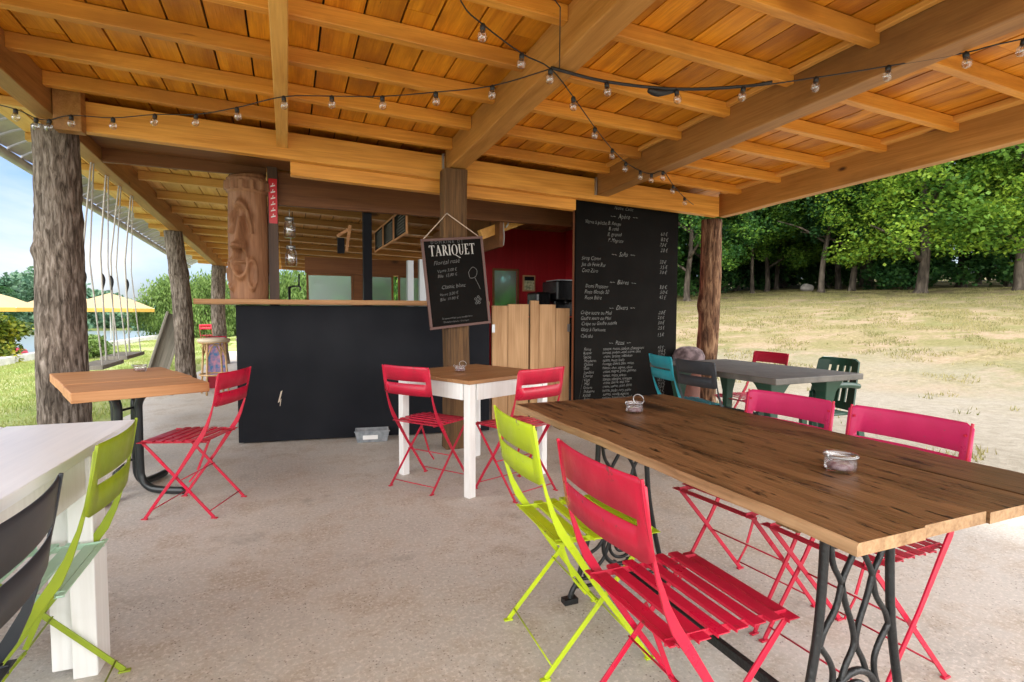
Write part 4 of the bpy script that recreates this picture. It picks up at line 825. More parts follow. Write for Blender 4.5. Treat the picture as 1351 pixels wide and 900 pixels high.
# grey topped table on the right
ct = thing('grey_table', 'grey concrete topped table on dark green flared legs by the right post', 'table', (3.30, 3.16, 0), R(1))
MB().box(-.42, .44, -.62, .66, .715, .757).build('tabletop', CONCT, ct, bevel=.006)
for (sx, sy) in ((-1, -1), (1, -1), (-1, 1), (1, 1)):
    q = MB(); x, y = sx*.27, sy*.46; s0 = [(.10, .714), (.085, .69), (.055, .62), (.036, .50), (.030, .25), (.034, 0)]; vs = []
    for (h, z) in s0: vs += [(x-h, y-h*.8, z), (x+h, y-h*.8, z), (x+h, y+h*.8, z), (x-h, y+h*.8, z)]
    q.add(vs, [(i*4+k, (i+1)*4+k, (i+1)*4+(k+1) % 4, i*4+(k+1) % 4) for i in range(5) for k in range(4)]+[(0, 1, 2, 3), (23, 22, 21, 20)]); q.build('leg', P_GREENPL, ct, bevel=.006)

# green resin armchair: back with slots
gc = thing('garden_armchair', 'dark green plastic garden armchair with vertical slots beyond the grey topped table', 'chair', (3.97, 3.02, 0), R(176))
def slotted(w0, w1, z0, z1, y_of, name, slots, parent):
    """curved back panel facing +x with vertical slots"""
    cols = sorted(set([-1, 1]+[round(s+d, 3) for s in slots for d in (-.055, .055)])); zs = [z0, z0+.06, z1-.06, z1-.02, z1]; v = []; fa = []
    for j, zz in enumerate(zs):
        for u in cols:
            wd = w0+(w1-w0)*(zz-z0)/(z1-z0); wd *= (.80 if j == 4 else 1); v.append((-.06-(zz-z0)*.22-.05*(1-u*u), u*wd/2, zz))
    nc = len(cols)
    for j in range(4):
        for i in range(nc-1):
            mid = (cols[i]+cols[i+1])/2
            if j == 1 and any(abs(mid-s) < .04 for s in slots): continue
            fa.append((j*nc+i, j*nc+i+1, (j+1)*nc+i+1, (j+1)*nc+i))
    b = MB(); b.add(v, fa); o = b.build(name, P_GREENPL, parent); so_ = o.modifiers.new('s', 'SOLIDIFY'); so_.thickness = .012; return o
slotted(.42, .36, .42, .82, None, 'backrest', (-.5, -.17, .17, .5), gc)
q = MB(); vs = []
q.box(-.05, .40, -.22, .22, .40, .418)
for k in range(5): pass
q.build('seat', P_GREENPL, gc, bevel=.008)
for s in (-1, 1):
    q = MB(); q.tube(smoothpts([(-.10, s*.22, .62), (.05, s*.26, .64), (.25, s*.27, .64), (.38, s*.26, .60)], 5), .022, 8); q.build('armrest', P_GREENPL, gc)
    for x, zt in ((.37, .61), (-.06, .44)):
        q = MB(); vs = []; 
        for (h, z) in ((.035, zt), (.03, .3), (.025, 0)): cx = x+(.03 if x > 0 else -.05)*(1-z/zt); cy = s*(.25+.03*(1-z/zt)); vs += [(cx-h, cy-.018, z), (cx+h, cy-.018, z), (cx+h, cy+.018, z), (cx-h, cy+.018, z)]
        q.add(vs, [(i*4+k, (i+1)*4+k, (i+1)*4+(k+1) % 4, i*4+(k+1) % 4) for i in range(2) for k in range(4)]+[(0, 1, 2, 3), (11, 10, 9, 8)]); q.build('leg', P_GREENPL, gc, bevel=.004)
# mauve cushion on a reddish stand behind the post
cu = thing('cushioned_stand', 'reddish brown stand with a rounded mauve cushion behind the right post', 'stool', (3.98, 4.62, 0))
q = MB(); q.lathe([(0, 0), (.15, 0), (.155, .05), (.125, .30), (.14, .60), (.15, .62), (0, .62)], n=20); q.build('base', mat('red_brown_varnish', (.07, .016, .008), .6, var=(8, .2, (.11, .03, .014))), cu)
q = MB(); q.lathe([(0, .622), (.13, .622), (.165, .66), (.17, .72), (.14, .78), (.08, .815), (0, .825)], n=24); q.build('cushion', MAUVE, cu)

# glass ashtrays and jars
def ashtray(x, y, label, loop=False, s=1.0):
    t = thing('glass_jar', label, 'jar', (x, y, .7545), group='small glass jars on the tables')
    q = MB(); q.lathe([(0, .0), (.036*s, .0), (.042*s, .008), (.043*s, .030), (.040*s, .040), (.044*s, .044), (.044*s, .048), (.038*s, .048), (.037*s, .030), (.036*s, .008), (0, .006)], n=28); q.build('glass', JARG, t)
    q = MB(); q.lathe([(0, .0075), (.0345*s, .0085), (.0345*s, .019), (0, .021)], n=20); q.build('filling', PINKISH, t)
    q = MB(); q.tube([(-.043*s, 0, .034), (-.052*s, 0, .040), (-.054*s, 0, .048), (-.046*s, 0, .051)], .002, 6)
    if loop: q.tube([(.020+.026*math.cos(a*PI/8), .0+.01*math.sin(a*PI/8), .056+.020*math.sin(a*PI/8)) for a in range(17)], .0018, 6)
    else: q.tube([(.045*s*math.cos(a*PI/10), .045*s*math.sin(a*PI/10), .043) for a in range(21)], .0016, 6)
    q.build('wire_clip', GALV, t); return t
ashtray(1.355, 1.90, 'small glass jar with an open wire loop near the far end of the brown table', True, .85)
ashtray(1.37, .985, 'small glass jar near the middle of the big brown table', False, .92)
ashtray(1.13, 3.68, 'small glass jar on the square white legged table', True, .9)
ashtray(-.965, 4.50, 'small glass jar on the orange plank table', False, .95)

# grey plastic bin box at the foot of the bar
tr = thing('plastic_crate', 'low grey plastic crate on the floor against the black bar front', 'crate', (.70, 5.02, 0), R(-8)); tr.scale = (.82, .8, .80)
q = MB(); vs = [(-.16, -.09, .0), (.16, -.09, 0), (.16, .09, 0), (-.16, .09, 0), (-.185, -.11, .13), (.185, -.11, .13), (.185, .11, .13), (-.185, .11, .13), (-.175, -.10, .13), (.175, -.10, .13), (.175, .10, .13), (-.175, .10, .13), (-.15, -.08, .012), (.15, -.08, .012), (.15, .08, .012), (-.15, .08, .012)]
q.add(vs, [(3, 2, 1, 0)]+[(a+k, a+(k+1) % 4, a+4+(k+1) % 4, a+4+k) for a in (0, 4, 8) for k in range(4)]+[(12, 13, 14, 15)]); q.build('tub', GREYP, tr, bevel=.004)
MB().box(-.10, .06, -.125, -.108, .04, .085).build('label_panel', WHITE, tr, bevel=.003)
MB().box(-.19, .19, -.115, -.10, .118, .135).build('rim', GREYP, tr, bevel=.003)

# ------------------------------------------------------------------ things in the bar
s_ = thing('enamel_sign', 'narrow red vertical sign with pale marks on the dark corner post', 'sign', (-.14, 5.41, 1.98)); MB().box(0, .07, 0, .006, 0, .40).build('plate', REDSIGN, s_)
q = MB()
for k in range(6):
    z = .05+k*.055; q.add([(.015, -.001, z), (.055, -.001, z+.012), (.052, -.001, z+.022), (.018, -.001, z+.012)], [(0, 1, 2, 3)]); q.add([(.03, -.001, z+.02), (.036, -.001, z+.02), (.04, -.001, z+.036), (.034, -.001, z+.036)], [(0, 1, 2, 3)])
q.build('marking', WHITE, s_)
def jarlamp(x, y, z, lab):
    t = thing('jar_lamp', lab, 'lamp', (x, y, z), group='glass jar lamps by the corner post')
    q = MB(); q.lathe([(0, 0), (.042, 0), (.05, .01), (.05, .12), (.036, .15), (.036, .165)], n=20); q.build('jar', JARG, t)
    q = MB(); q.lathe([(0, .19), (.038, .188), (.04, .163), (.036, .163)], n=16); q.tube([(0, 0, .19), (0, 0, .26)], .003); q.build('cap', GALV, t)
    q = MB(); q.lathe([(0, .05), (.018, .055), (.024, .085), (.012, .12), (.012, .16)], n=14); q.build('bulb', GLASS, t)
jarlamp(.03, 5.44, 1.86, 'glass jar lamp hung high beside the dark corner post'); jarlamp(.04, 5.44, 1.60, 'glass jar lamp hung lower beside the dark corner post, under the other')
tp = thing('beer_tap', 'slim black beer tap at the left end of the bar', 'tap', (.02, 5.62, 1.0)); q = MB(); q.tube([(0, 0, 0), (0, 0, .42)], .012); q.tube(smoothpts([(0, 0, .40), (.03, -.02, .42), (.09, -.04, .42), (.10, -.045, .38)], 4), .008); q.build('spout', STEEL, tp); q = MB(); q.tube([(.085, -.04, .42), (.088, -.04, .54)], .008); q.build('handle', STEEL, tp)
for k, (y0, z0, lab) in enumerate(((5.60, 2.09, 'framed small blackboard nearest the front above the bar'), (6.34, 2.10, 'framed small blackboard, middle of the three hung above the bar'), (7.08, 2.11, 'framed small blackboard, farthest back of the three above the bar'))):
    t = thing('small_blackboard', lab, 'blackboard', (1.14, y0, z0-.10), 0, 'blackboards hung in a row above the bar')
    q = MB(); q.box(0, .02, 0, .02, 0, .29); q.box(0, .02, .68, .70, 0, .29); q.box(0, .02, .02, .68, 0, .018); q.box(0, .02, .02, .68, .272, .29); q.build('frame', W_BART, t); MB().box(.006, .014, .021, .679, .019, .271).build('board', CHALKB, t)
    q = MB()
    for j in range(7): z = .04+j*.031; y = .05+rnd(0, .06); q.add([(.0045, y, z), (.0045, y+rnd(.35, .5), z), (.0045, y+rnd(.3, .45), z+.008), (.0045, y+.01, z+.010)], [(0, 1, 2, 3)])
    q.build('chalk_writing', CHALK, t)
t = thing('drawn_figure', 'white line drawing mounted on the red panel behind the bar', 'drawing', (1.58, 6.40, 1.14)); q = MB()
wire(q, [(.10, 0, .70), (.14, 0, .60), (.22, 0, .55), (.26, 0, .62), (.30, 0, .70)], .010); wire(q, [(.16, 0, .58), (.12, 0, .48), (.18, 0, .40), (.26, 0, .42), (.24, 0, .50), (.16, 0, .56)], .010); wire(q, [(.20, 0, .40), (.14, 0, .28), (.06, 0, .16), (.04, 0, .06)], .016); wire(q, [(.22, 0, .38), (.26, 0, .25), (.20, 0, .12), (.24, 0, .04)], .014)
q.build('line_drawing', WHITE, t)
t = thing('equipment_box', 'small dark electric box with a wooden bracket hung in the bar ceiling', 'box', (.50, 6.0, 1.80)); MB().box(0, .07, 0, .06, 0, .16).build('box', BLACKP, t, bevel=.003); q = MB(); q.bar((.09, .03, .02), (.13, .03, .30), .035, .03); q.bar((.0, .03, .18), (.12, .03, .26), .03, .03); q.build('bracket', W_BART, t)
# kitchen side
t = thing('coffee_machine', 'bulky black espresso machine on the kitchen counter', 'coffee machine', (3.02, 5.85, 1.13)); MB().box(0, .62, 0, .42, .20, .44).build('body', COFFEE, t, bevel=.02); MB().box(.03, .59, .12, .40, 0, .198).build('base', COFFEE, t, bevel=.01)
MB().box(.05, .57, .02, .40, .441, .455).build('cup_rail', GALV, t)
for x in (.16, .42): q = MB(); q.tube([(x, -.10, .165), (x, .02, .185)], .012); q.lathe([(0, .15), (.03, .15), (.035, .2), (0, .2)], (x, .06, 0), 12); q.build('filter_handle', COFFEE, t)
q = MB(); q.tube(smoothpts([(.30, -.02, .36), (.31, -.06, .30), (.31, -.07, .16)], 4), .007); q.build('steam_wand', GALV, t)
MB().box(0, .2, 0, .3, 0, .30).build('grinder_top', COFFEE, thing('coffee_grinder', 'black coffee grinder on the left of the espresso machine', 'grinder', (2.78, 5.92, 1.13)), bevel=.03)
t = thing('kitchen_counter', 'dark counter under the espresso machine behind the gates', 'counter', (2.35, 5.75, .012)); MB().box(.35, 1.66, 0, .62, 0, 1.105).build('cabinet', COFFEE, t)
t = thing('picture_frame', 'small framed picture on the red kitchen wall beside the window', 'picture', (3.28, 7.46, 1.50)); MB().box(0, .20, 0, .02, 0, .24).build('frame', W_PALE, t); MB().box(.02, .18, -.004, -.001, .02, .16).build('print', mat('green_print', (.25, .3, .18), .6, var=(25, .1, (.6, .6, .36))), t); MB().box(.02, .18, -.004, -.001, .16, .22).build('print', BLACKP, t)
t = thing('hanging_strap', 'pale strap hanging from the yellow brace above the gates', 'strap', (2.25, 5.68, 1.93)); q = MB(); q.tube(smoothpts([(0, 0, 0), (.01, 0, .10), (.0, 0, .26), (.04, 0, .30), (.06, 0, .25), (.03, 0, .2)], 5), .009); q.build('strap', ROPE, t)

# ------------------------------------------------------------------ string lights
def rz_at(x, y, d): return RZ(PUR, x, y)-d
def bulb_proto():
    t = bpy.data.objects.new('bulb', None)
    q = MB(); q.lathe([(0, -.075), (.010, -.074), (.019, -.066), (.0225, -.053), (.020, -.038), (.012, -.026), (.010, -.020)], n=16); g_ = q.build('bulb', GLASS)
    q = MB(); q.lathe([(0, -.030), (.0125, -.030), (.0135, -.005), (.007, .004), (0, .006)], n=12); s = q.build('socket', CABLE, g_)
    q = MB(); q.tube([(-.004, 0, -.03), (-.005, 0, -.05), (0, 0, -.055), (.005, 0, -.05), (.004, 0, -.03)], .0012, 4); fl = q.build('filament', GALV, g_)
    return g_
BP = bulb_proto()
def string(label, cable, bulbs, thick=.0035, extra=None):
    t = thing('string_light', label, 'string light', group='strings of bulbs under the roof')
    q = MB(); q.tube(smoothpts(cable, 4), thick, 6); q.build('cable', CABLE, t)
    for p in bulbs:
        c = BP.copy(); COL.objects.link(c); c.parent = t; c.location = p; c.rotation_euler = (rnd(-.15, .15), rnd(-.15, .15), rnd(0, 6))
        for ch in BP.children: d = ch.copy(); COL.objects.link(d); d.parent = c
    return t
SA = [(-1.59, 4.49, 2.47), (-1.49, 4.5, 2.43), (-1.42, 4.5, 2.43), (-1.29, 4.45, 2.46), (-1.04, 4.36, 2.45), (-0.77, 4.18, 2.45), (-0.52, 4.04, 2.44), (-0.27, 3.81, 2.44), (0.0, 3.51, 2.44), (0.26, 3.39, 2.44), (0.53, 3.25, 2.43), (0.8, 3.07, 2.43), (1.06, 2.84, 2.42), (1.27, 2.55, 2.43)]
SB = [(0.68, 2.19, 2.45), (0.82, 2.32, 2.45), (1.07, 2.46, 2.43), (1.27, 2.55, 2.43), (1.53, 2.78, 2.41), (1.88, 3.12, 2.39), (2.21, 3.42, 2.37), (2.48, 3.64, 2.36), (2.71, 3.77, 2.35), (2.83, 3.78, 2.34), (2.87, 3.68, 2.34), (3.21, 3.97, 2.32), (3.58, 4.26, 2.3)]
SC = [(1.27, 2.55, 2.43), (1.6, 2.54, 2.41), (1.99, 2.45, 2.4), (2.3, 2.28, 2.4), (2.55, 2.04, 2.4), (2.76, 1.81, 2.4), (2.95, 1.58, 2.4), (3.04, 1.4, 2.4)]
string('string of clear bulbs running from the left trunk post to the centre of the roof', [(-1.8, 4.6, 2.53)]+SA, SA[:-1])
string('string of clear bulbs crossing under the centre beam towards the right trunk post', [(.5, 1.9, 2.5)]+SB+[(3.9, 4.5, 2.30)], SB[1:])
t = string('string of clear bulbs running right from the centre with a thick black supply cable', SC+[(3.6, .7, 2.42)], SC[1:])
q = MB(); q.tube(smoothpts([(x, y, z+.006) for x, y, z in SC[:4]]+[(2.44, 2.22, 2.43)], 5), .0075, 6); q.tube(smoothpts([(1.84, 2.50, 2.395), (1.90, 2.49, 2.385), (2.0, 2.46, 2.40)], 4), [.012, .016, .018, .02, .022, .018, .014, .010, .008], 8); q.build('supply_cable', CABLE, t)
q = MB(); q.tube([(1.13, 2.18, 2.52), (1.31, 2.53, 2.425)], .003, 5); q.tube([(1.13, 2.18, 2.52), (1.05, 2.14, 2.55)], .003, 5); q.build('tie_wire', CABLE, t)
for o in (BP, *BP.children): bpy.data.objects.remove(o)

# ------------------------------------------------------------------ swings, chute, stools
def swing(y0, y1, x, zs, lab):
    t = thing('rope_swing', lab, 'swing', (x, (y0+y1)/2, 0), group='rope swings hung from the side beam'); h = (y1-y0)/2; top = RZ(BOT-.03, -1.5, y0)
    for s in (-1, 1):
        q = MB(); q.tube([(-1.50-x, s*h*.8, top), (-.01, s*h*.9, 1.7), (0, s*h, zs)], .008, 6); q.build('rope', ROPE, t)
        q = MB(); q.tube([(-1.50-x+.01, s*h*.8+.03, top), (.03, s*h+.03, 1.6), (.10, s*h, zs)], .006, 6); q.build('rope', ROPE, t)
        q = MB(); q.tube(smoothpts([(-.01, s*h, 1.52), (.0, s*h, 1.46), (-.01, s*h, 1.38)], 3), [.008, .013, .016, .016, .014, .010, .008], 8); q.build('knot', STEEL, t)
    MB().box(-.10, .12, -h-.07, h+.07, zs-.035, zs).build('seat_board', W_GREY, t, bevel=.004)
swing(5.55, 6.05, -1.56, .72, 'rope swing nearest the thick left trunk post')
swing(6.35, 6.90, -1.57, .74, 'second rope swing, farther from the thick left trunk post')
t = thing('wooden_chute', 'weathered grey wooden trough leaning against the second trunk post', 'chute', (-1.88, 9.15, -.1)); t.rotation_euler = (0, R(17), R(12))
MB().box(-.10, .10, 0, .03, 0, 1.28).build('back_board', W_GREY, t, bevel=.004)
for x in (-.13, .10): MB().box(x, x+.03, -.10, .03, 0, 1.30).build('side_board', W_GREY, t, bevel=.004)
def stool(x, y, lab):
    t = thing('bar_stool', lab, 'stool', (x, y, 0), R(20), 'cane bar stools behind the bar')
    for k in range(4):
        a = PI/4+k*PI/2; q = MB(); q.tube([(.155*math.cos(a), .155*math.sin(a), .75), (.20*math.cos(a), .20*math.sin(a), 0)], .014, 8); q.build('leg', RATTAN, t)
    for k in range(4):
        a0, a1 = PI/4+k*PI/2, PI/4+(k+1)*PI/2; am = (a0+a1)/2
        q = MB(); q.tube(smoothpts([(.165*math.cos(a0), .165*math.sin(a0), .52), (.15*math.cos(a0+.3), .15*math.sin(a0+.3), .66), (.12*math.cos(am), .12*math.sin(am), .71), (.15*math.cos(a1-.3), .15*math.sin(a1-.3), .66), (.165*math.cos(a1), .165*math.sin(a1), .52)], 4), .009, 6); q.build('arch', RATTAN, t)
    for z, r in ((.28, .19), (.74, .19)):
        q = MB(); q.tube([(r*math.cos(a*PI/12), r*math.sin(a*PI/12), z) for a in range(25)], .012, 6); q.build('ring', RATTAN, t)
    q = MB(); q.lathe([(0, .745), (.20, .745), (.215, .765), (.20, .79), (.12, .80), (0, .80)], n=24); q.build('seat', CUSH, t)
    return t
stool(-.98, 8.75, 'cane bar stool with cream seat, the left one behind the bar end')
stool(-.50, 8.85, 'cane bar stool with cream seat, partly hidden by the black bar end')
pm = mat('blue_pink_painted_print', (.08, .25, .55), .5, var=(14, .12, (.75, .35, .50)))
t = thing('painted_panel', 'small blue and pink painted panel standing behind the left cane stool', 'panel', (-1.14, 9.35, 0), R(8)); MB().box(0, .24, 0, .015, .20, .78).build('print', pm, t); MB().box(-.02, .26, .016, .04, 0, .80).build('frame', P_DRED, t)

ch_dr = ch_c
# far red chairs and low kerb wall
t = dup(ch_dr, (-2.75, 22.3, gz(-2.75, 22.3)), R(-70), 'small red folding chair far off on the lawn beyond the bar', GC)
kw = MB(); pts = [(-6.42, 12.5), (-6.42, 16), (-6.4, 19), (-6.2, 22.5), (-6.0, 26), (-5.82, 31), (-5.8, 44)]; pts = [tuple(p) for p in smoothpts([(x, y, 0) for x, y in pts], 8)]; vs = []
for x, y, _ in pts:
    z = -.13; vs += [(x-.14, y, z-.5), (x-.14, y, z+.17+.01*mn.noise(Vector((y, 0, 0)))), (x+.14, y, z+.17), (x+.14, y, z-.5)]
n = len(pts); kw.add(vs, [(i*4+k, i*4+k+1, (i+1)*4+k+1, (i+1)*4+k) for i in range(n-1) for k in range(3)]+[(0, 1, 2, 3), (n*4-1, n*4-2, n*4-3, n*4-4)])
tag(kw.build('kerb_wall', STONE), 'low pale stone kerb wall between lawn and lake', 'wall')
# parasols on the beach
def parasol(x, y, lab):
    z0 = -.78; t = thing('parasol', lab, 'parasol', (x, y, z0), rnd(0, 1), 'yellow and cream parasols by the lake')
    q = MB(); q.tube([(0, 0, 0), (0, 0, 2.7)], .03, 8); q.build('pole', WHITE, t)
    q = MB(); n = 8; apex = (0, 0, 2.78); R_ = 1.75
    rim = [(R_*math.cos(2*PI*k/n), R_*math.sin(2*PI*k/n), 2.08) for k in range(n)]; mid = [(R_*.5*math.cos(2*PI*k/n), R_*.5*math.sin(2*PI*k/n), 2.48) for k in range(n)]; low = [(a, b, c-.16) for a, b, c in rim]
    q.add([apex]+mid+rim+low, [(0, 1+k, 1+(k+1) % n) for k in range(n)]+[(1+k, 9+k, 9+(k+1) % n, 1+(k+1) % n) for k in range(n)]); q.m = [0]*len(q.f)
    f0 = len(q.f); q.add(rim+low, [(k, k+n, (k+1) % n+n, (k+1) % n) for k in range(n)], 1); o = q.build('canopy', [PARAW, PARAY], t)
    s2 = o.modifiers.new('s', 'SOLIDIFY'); s2.thickness = .01
    q = MB()
    for k in range(n): q.tube([(0, 0, 2.45), tuple(rim[k])], .012, 5)
    q.build('ribs', WHITE, t)
parasol(-11.0, 27.6, 'yellow edged parasol by the lake, half hidden by the thick trunk post')
parasol(-9.1, 29.6, 'yellow edged parasol by the lake, the middle one seen between the swing ropes')
parasol(-7.5, 29.9, 'yellow edged parasol by the lake nearest the second trunk post')
t = thing('red_buoy', 'small red and white float by the kerb at the left', 'float', (-6.95, 19.0, -.35)); q = MB(); q.lathe([(0, 0), (.22, .05), (.30, .25), (.22, .45), (0, .52)], n=16); q.build('float', P_RED, t); q = MB(); q.lathe([(0, -.1), (.12, -.1), (.12, 0), (0, .01)], (0, 0, 0), 10); q.build('foot', WHITE, t)
q = MB(); vs = []
t = thing('boulder', 'small grey boulder on the meadow between the trees', 'rock', (29.4, 23.7, gz(29.4, 23.7))); bmx = []
for j in range(9):
    for k in range(14):
        ph = j/8*PI; a = 2*PI*k/14; r = 1+.25*mn.noise(Vector((math.cos(a)*1.5, math.sin(a)*1.5, ph*1.4))); bmx.append((.42*r*math.sin(ph)*math.cos(a), .34*r*math.sin(ph)*math.sin(a), .2+.27*r*math.cos(ph)))
q.add(bmx, [(j*14+k, j*14+(k+1) % 14, (j+1)*14+(k+1) % 14, (j+1)*14+k) for j in range(8) for k in range(14)], 0, True); q.build('rock', ROCKM, t)

# ------------------------------------------------------------------ trees
def leaves(centers, radii, per, size, matr, name, parent=None, droop=0.0, seed=1, squash=.8):
    """leaf faces scattered through clumps (numpy), one mesh"""
    r = np.random.default_rng(seed); C_ = np.asarray(centers, float); K = len(C_); n = K*per
    idx = np.repeat(np.arange(K), per); rad = np.asarray(radii, float)[idx]
    d = r.normal(size=(n, 3)); d /= np.linalg.norm(d, axis=1)[:, None]; rr = r.random(n)**.45
    p = C_[idx]+d*(rad*rr)[:, None]*np.array([1, 1, squash])
    if droop: p[:, 2] -= droop*r.random(n)*rad
    nr = r.normal(size=(n, 3)); nr[:, 2] = np.abs(nr[:, 2])+.5; nr /= np.linalg.norm(nr, axis=1)[:, None]
    t = np.cross(nr, r.normal(size=(n, 3))); t /= np.linalg.norm(t, axis=1)[:, None]
    if droop: t = t*.5+np.array([0, 0, -1.0]); t /= np.linalg.norm(t, axis=1)[:, None]; nr = np.cross(t, r.normal(size=(n, 3))); nr /= np.linalg.norm(nr, axis=1)[:, None]
    b = np.cross(nr, t); s = size*(.6+.8*r.random(n))[:, None]; wd = .42 if not droop else .2
    V = np.stack([p-t*s*.5, p+b*s*wd, p+t*s*.55+nr*s*.1, p-b*s*wd], 1).reshape(-1, 3)
    me = bpy.data.meshes.new(name); me.vertices.add(4*n); me.vertices.foreach_set('co', V.ravel()); me.loops.add(4*n); me.loops.foreach_set('vertex_index', np.arange(4*n))
    me.polygons.add(n); me.polygons.foreach_set('loop_start', np.arange(0, 4*n, 4)); me.polygons.foreach_set('loop_total', np.full(n, 4)); me.update(); me.materials.append(matr)
    o = bpy.data.objects.new(name, me); COL.objects.link(o)
    if parent: o.parent = parent
    return o
def make_tree(lab, matr, H_, cr, base, nclump, per, leaf, lean=0, tr=.25, seed=1, low=0, group=None, flat=1.0):
    """trunk with limbs, crown of leaf clumps from height base to H_"""
    rk = random.Random(seed); t = thing('broadleaf_tree', lab, 'tree', group=group)
    tx = lambda z: lean*(z/H_)**1.2*H_*.5+.12*math.sin(z*.7+seed)
    q = MB(); zs = [-.4, 0, .3, 1, 2, 3.2, 4.5, 6, H_*.62, H_*.85]; q.tube(smoothpts([(tx(max(z, 0)), .1*math.sin(z+seed), z) for z in zs], 3), [tr*(1.75 if k == 0 else 1.6*(1-.0)*(.98**k) if k < 4 else max(.03, tr*(1.35-k*.045)/tr)) if False else max(.03, tr*(1+.7*max(0, 1-k/5)))*(1-.80*k/27) for k in range(28)], 12)
    clumps = []; rad = []
    limbs = []
    for k in range(9):
        z0 = base*.75+(H_*.75-base*.75)*k/8; a = k*2.4+seed; ln = cr*(.75-.35*k/8); zz = z0+ln*.45
        e = (tx(z0)+ln*math.cos(a), ln*math.sin(a), zz); limbs.append(((tx(z0), 0, z0), e)); q.tube(smoothpts([(tx(z0), 0, z0), (tx(z0)+ln*.5*math.cos(a), ln*.5*math.sin(a), z0+ln*.30), e], 3), [max(.02, tr*.42*(1-j/7.5)) for j in range(7)], 6)
    q.build('trunk', BARKF, t)
    for k in range(nclump):
        for _ in range(20):
            u = rk.random(); z = base+(H_-base)*u; pr = cr*math.sqrt(max(.05, 1-((u-.38)/.68)**2))*flat; a = rk.uniform(0, 2*PI); r = pr*math.sqrt(rk.random())*1.0
            if r > pr*.25: break
        cx, cy = tx(z)+r*math.cos(a), r*math.sin(a); zc = z-(.5*rk.random() if r > pr*.7 else 0)
        clumps.append((cx, cy, zc)); rad.append(rk.uniform(.45, 1.0)*cr/4.0)
    leaves(clumps, rad, per, leaf, matr, 'crown', t, seed=seed)
    return t
TG = 'trees at the top of the meadow'
TT = [make_tree('tall mid green broadleaf tree', LEAF_A, 11, 4.2, 2.4, 210, 140, .155, .05, .24, 1, group=TG),
      make_tree('dark tree', LEAF_B, 13, 3.6, 3.0, 190, 140, .155, -.12, .22, 5, group=TG),
      make_tree('bright tree', LEAF_C, 9.5, 4.6, 2.0, 230, 140, .15, .03, .30, 9, group=TG),
      make_tree('leaning tree', LEAF_A, 12, 3.6, 3.6, 170, 140, .155, -.22, .20, 13, group=TG)]
place = [  # x, y, kind, scale, rotation, label
 (28.2, 16.5, 2, 1.0, 20, 'big bright green tree with a thick trunk and low spreading crown on the upper meadow'),
 (30.1, 13.4, 0, 1.15, 80, 'large tree with a broad trunk at the right edge of the photo'),
 (27.5, 21.2, 3, 1.0, 130, 'tree with a slanting dark trunk left of the thick trunked bright tree'),
 (28.9, 20.4, 1, 1.0, 200, 'dark tree standing close to the slanting trunk'),
 (37.5, 25.7, 0, 1.0, 40, 'pale trunked tree farther back behind the slanting trunks'),
 (31.9, 28.0, 1, .95, 300, 'rightmost of the group of thin trunks behind the right post'),
 (29.5, 26.9, 0, .85, 250, 'middle of the group of thin trunks behind the right post'),
 (27.1, 25.7, 3, .8, 10, 'leftmost of the group of thin trunks to the right of the post'),
 (27.7, 28.9, 1, .9, 120, 'dark tree set back behind the group of thin trunks'),
 (23.4, 26.1, 1, 1.0, 170, 'dark tree just left of the right trunk post'),
 (20.6, 24.0, 0, .9, 60, 'mid green tree seen between the menu board and the right post')]
back = [(34, 18, 0), (37, 14, 2), (40, 20, 1), (33, 24.5, 1), (24, 30, 0), (36, 31, 0), (42, 27, 2), (19.5, 29, 1), (28, 34, 1), (16, 27, 0), (41, 12, 1), (35, 9.5, 0), (46, 22, 0), (34, 37, 1), (21, 35, 0), (12.5, 30, 1), (46, 33, 1), (15, 36, 1), (50, 15, 0), (32.5, 21.8, 1)]
names2 = ['broad mid green crown', 'dark green crown', 'bright green crown']
where = ['behind the thick trunked bright tree', 'high at the right, behind the big bright tree', 'deep in the wood behind the bright tree', 'just behind the two slanting trunks', 'between the menu board and the post, second row', 'deep behind the thin trunks', 'deep at the centre of the wood', 'in the second row left of the post', 'in the back row behind the thin trunks', 'seen through the bar, right part', 'at the far right behind the edge tree', 'outside the right edge of the roof beam', 'in the last row on the right', 'in the last row behind the thin trunks', 'in the back row left of the post', 'seen through the bar windows, right of centre', 'in the last row at the centre', 'in the back row beyond the bar', 'at the far right in the last row', 'tucked between the slanting trunk and the bright tree']
first = [True]*4
for (x, y, k, s, rz, lab) in place:
    if first[k]: o = TT[k]; first[k] = False; o['label'] = lab
    else: o = dup(TT[k], (0, 0, 0), 0, lab, TG)
    o.location = (x, y, gz(x, y)); o.rotation_euler = (0, 0, R(rz)); o.scale = (s, s, s)
for i, ((x, y, k), wh) in enumerate(zip(back, where)):
    s = rnd(.95, 1.3); dup(TT[k], (x, y, gz(x, y)-.1), rnd(0, 6), names2[k]+' '+wh, 'trees deeper in the wood', (s, s, s*rnd(.9, 1.15)))
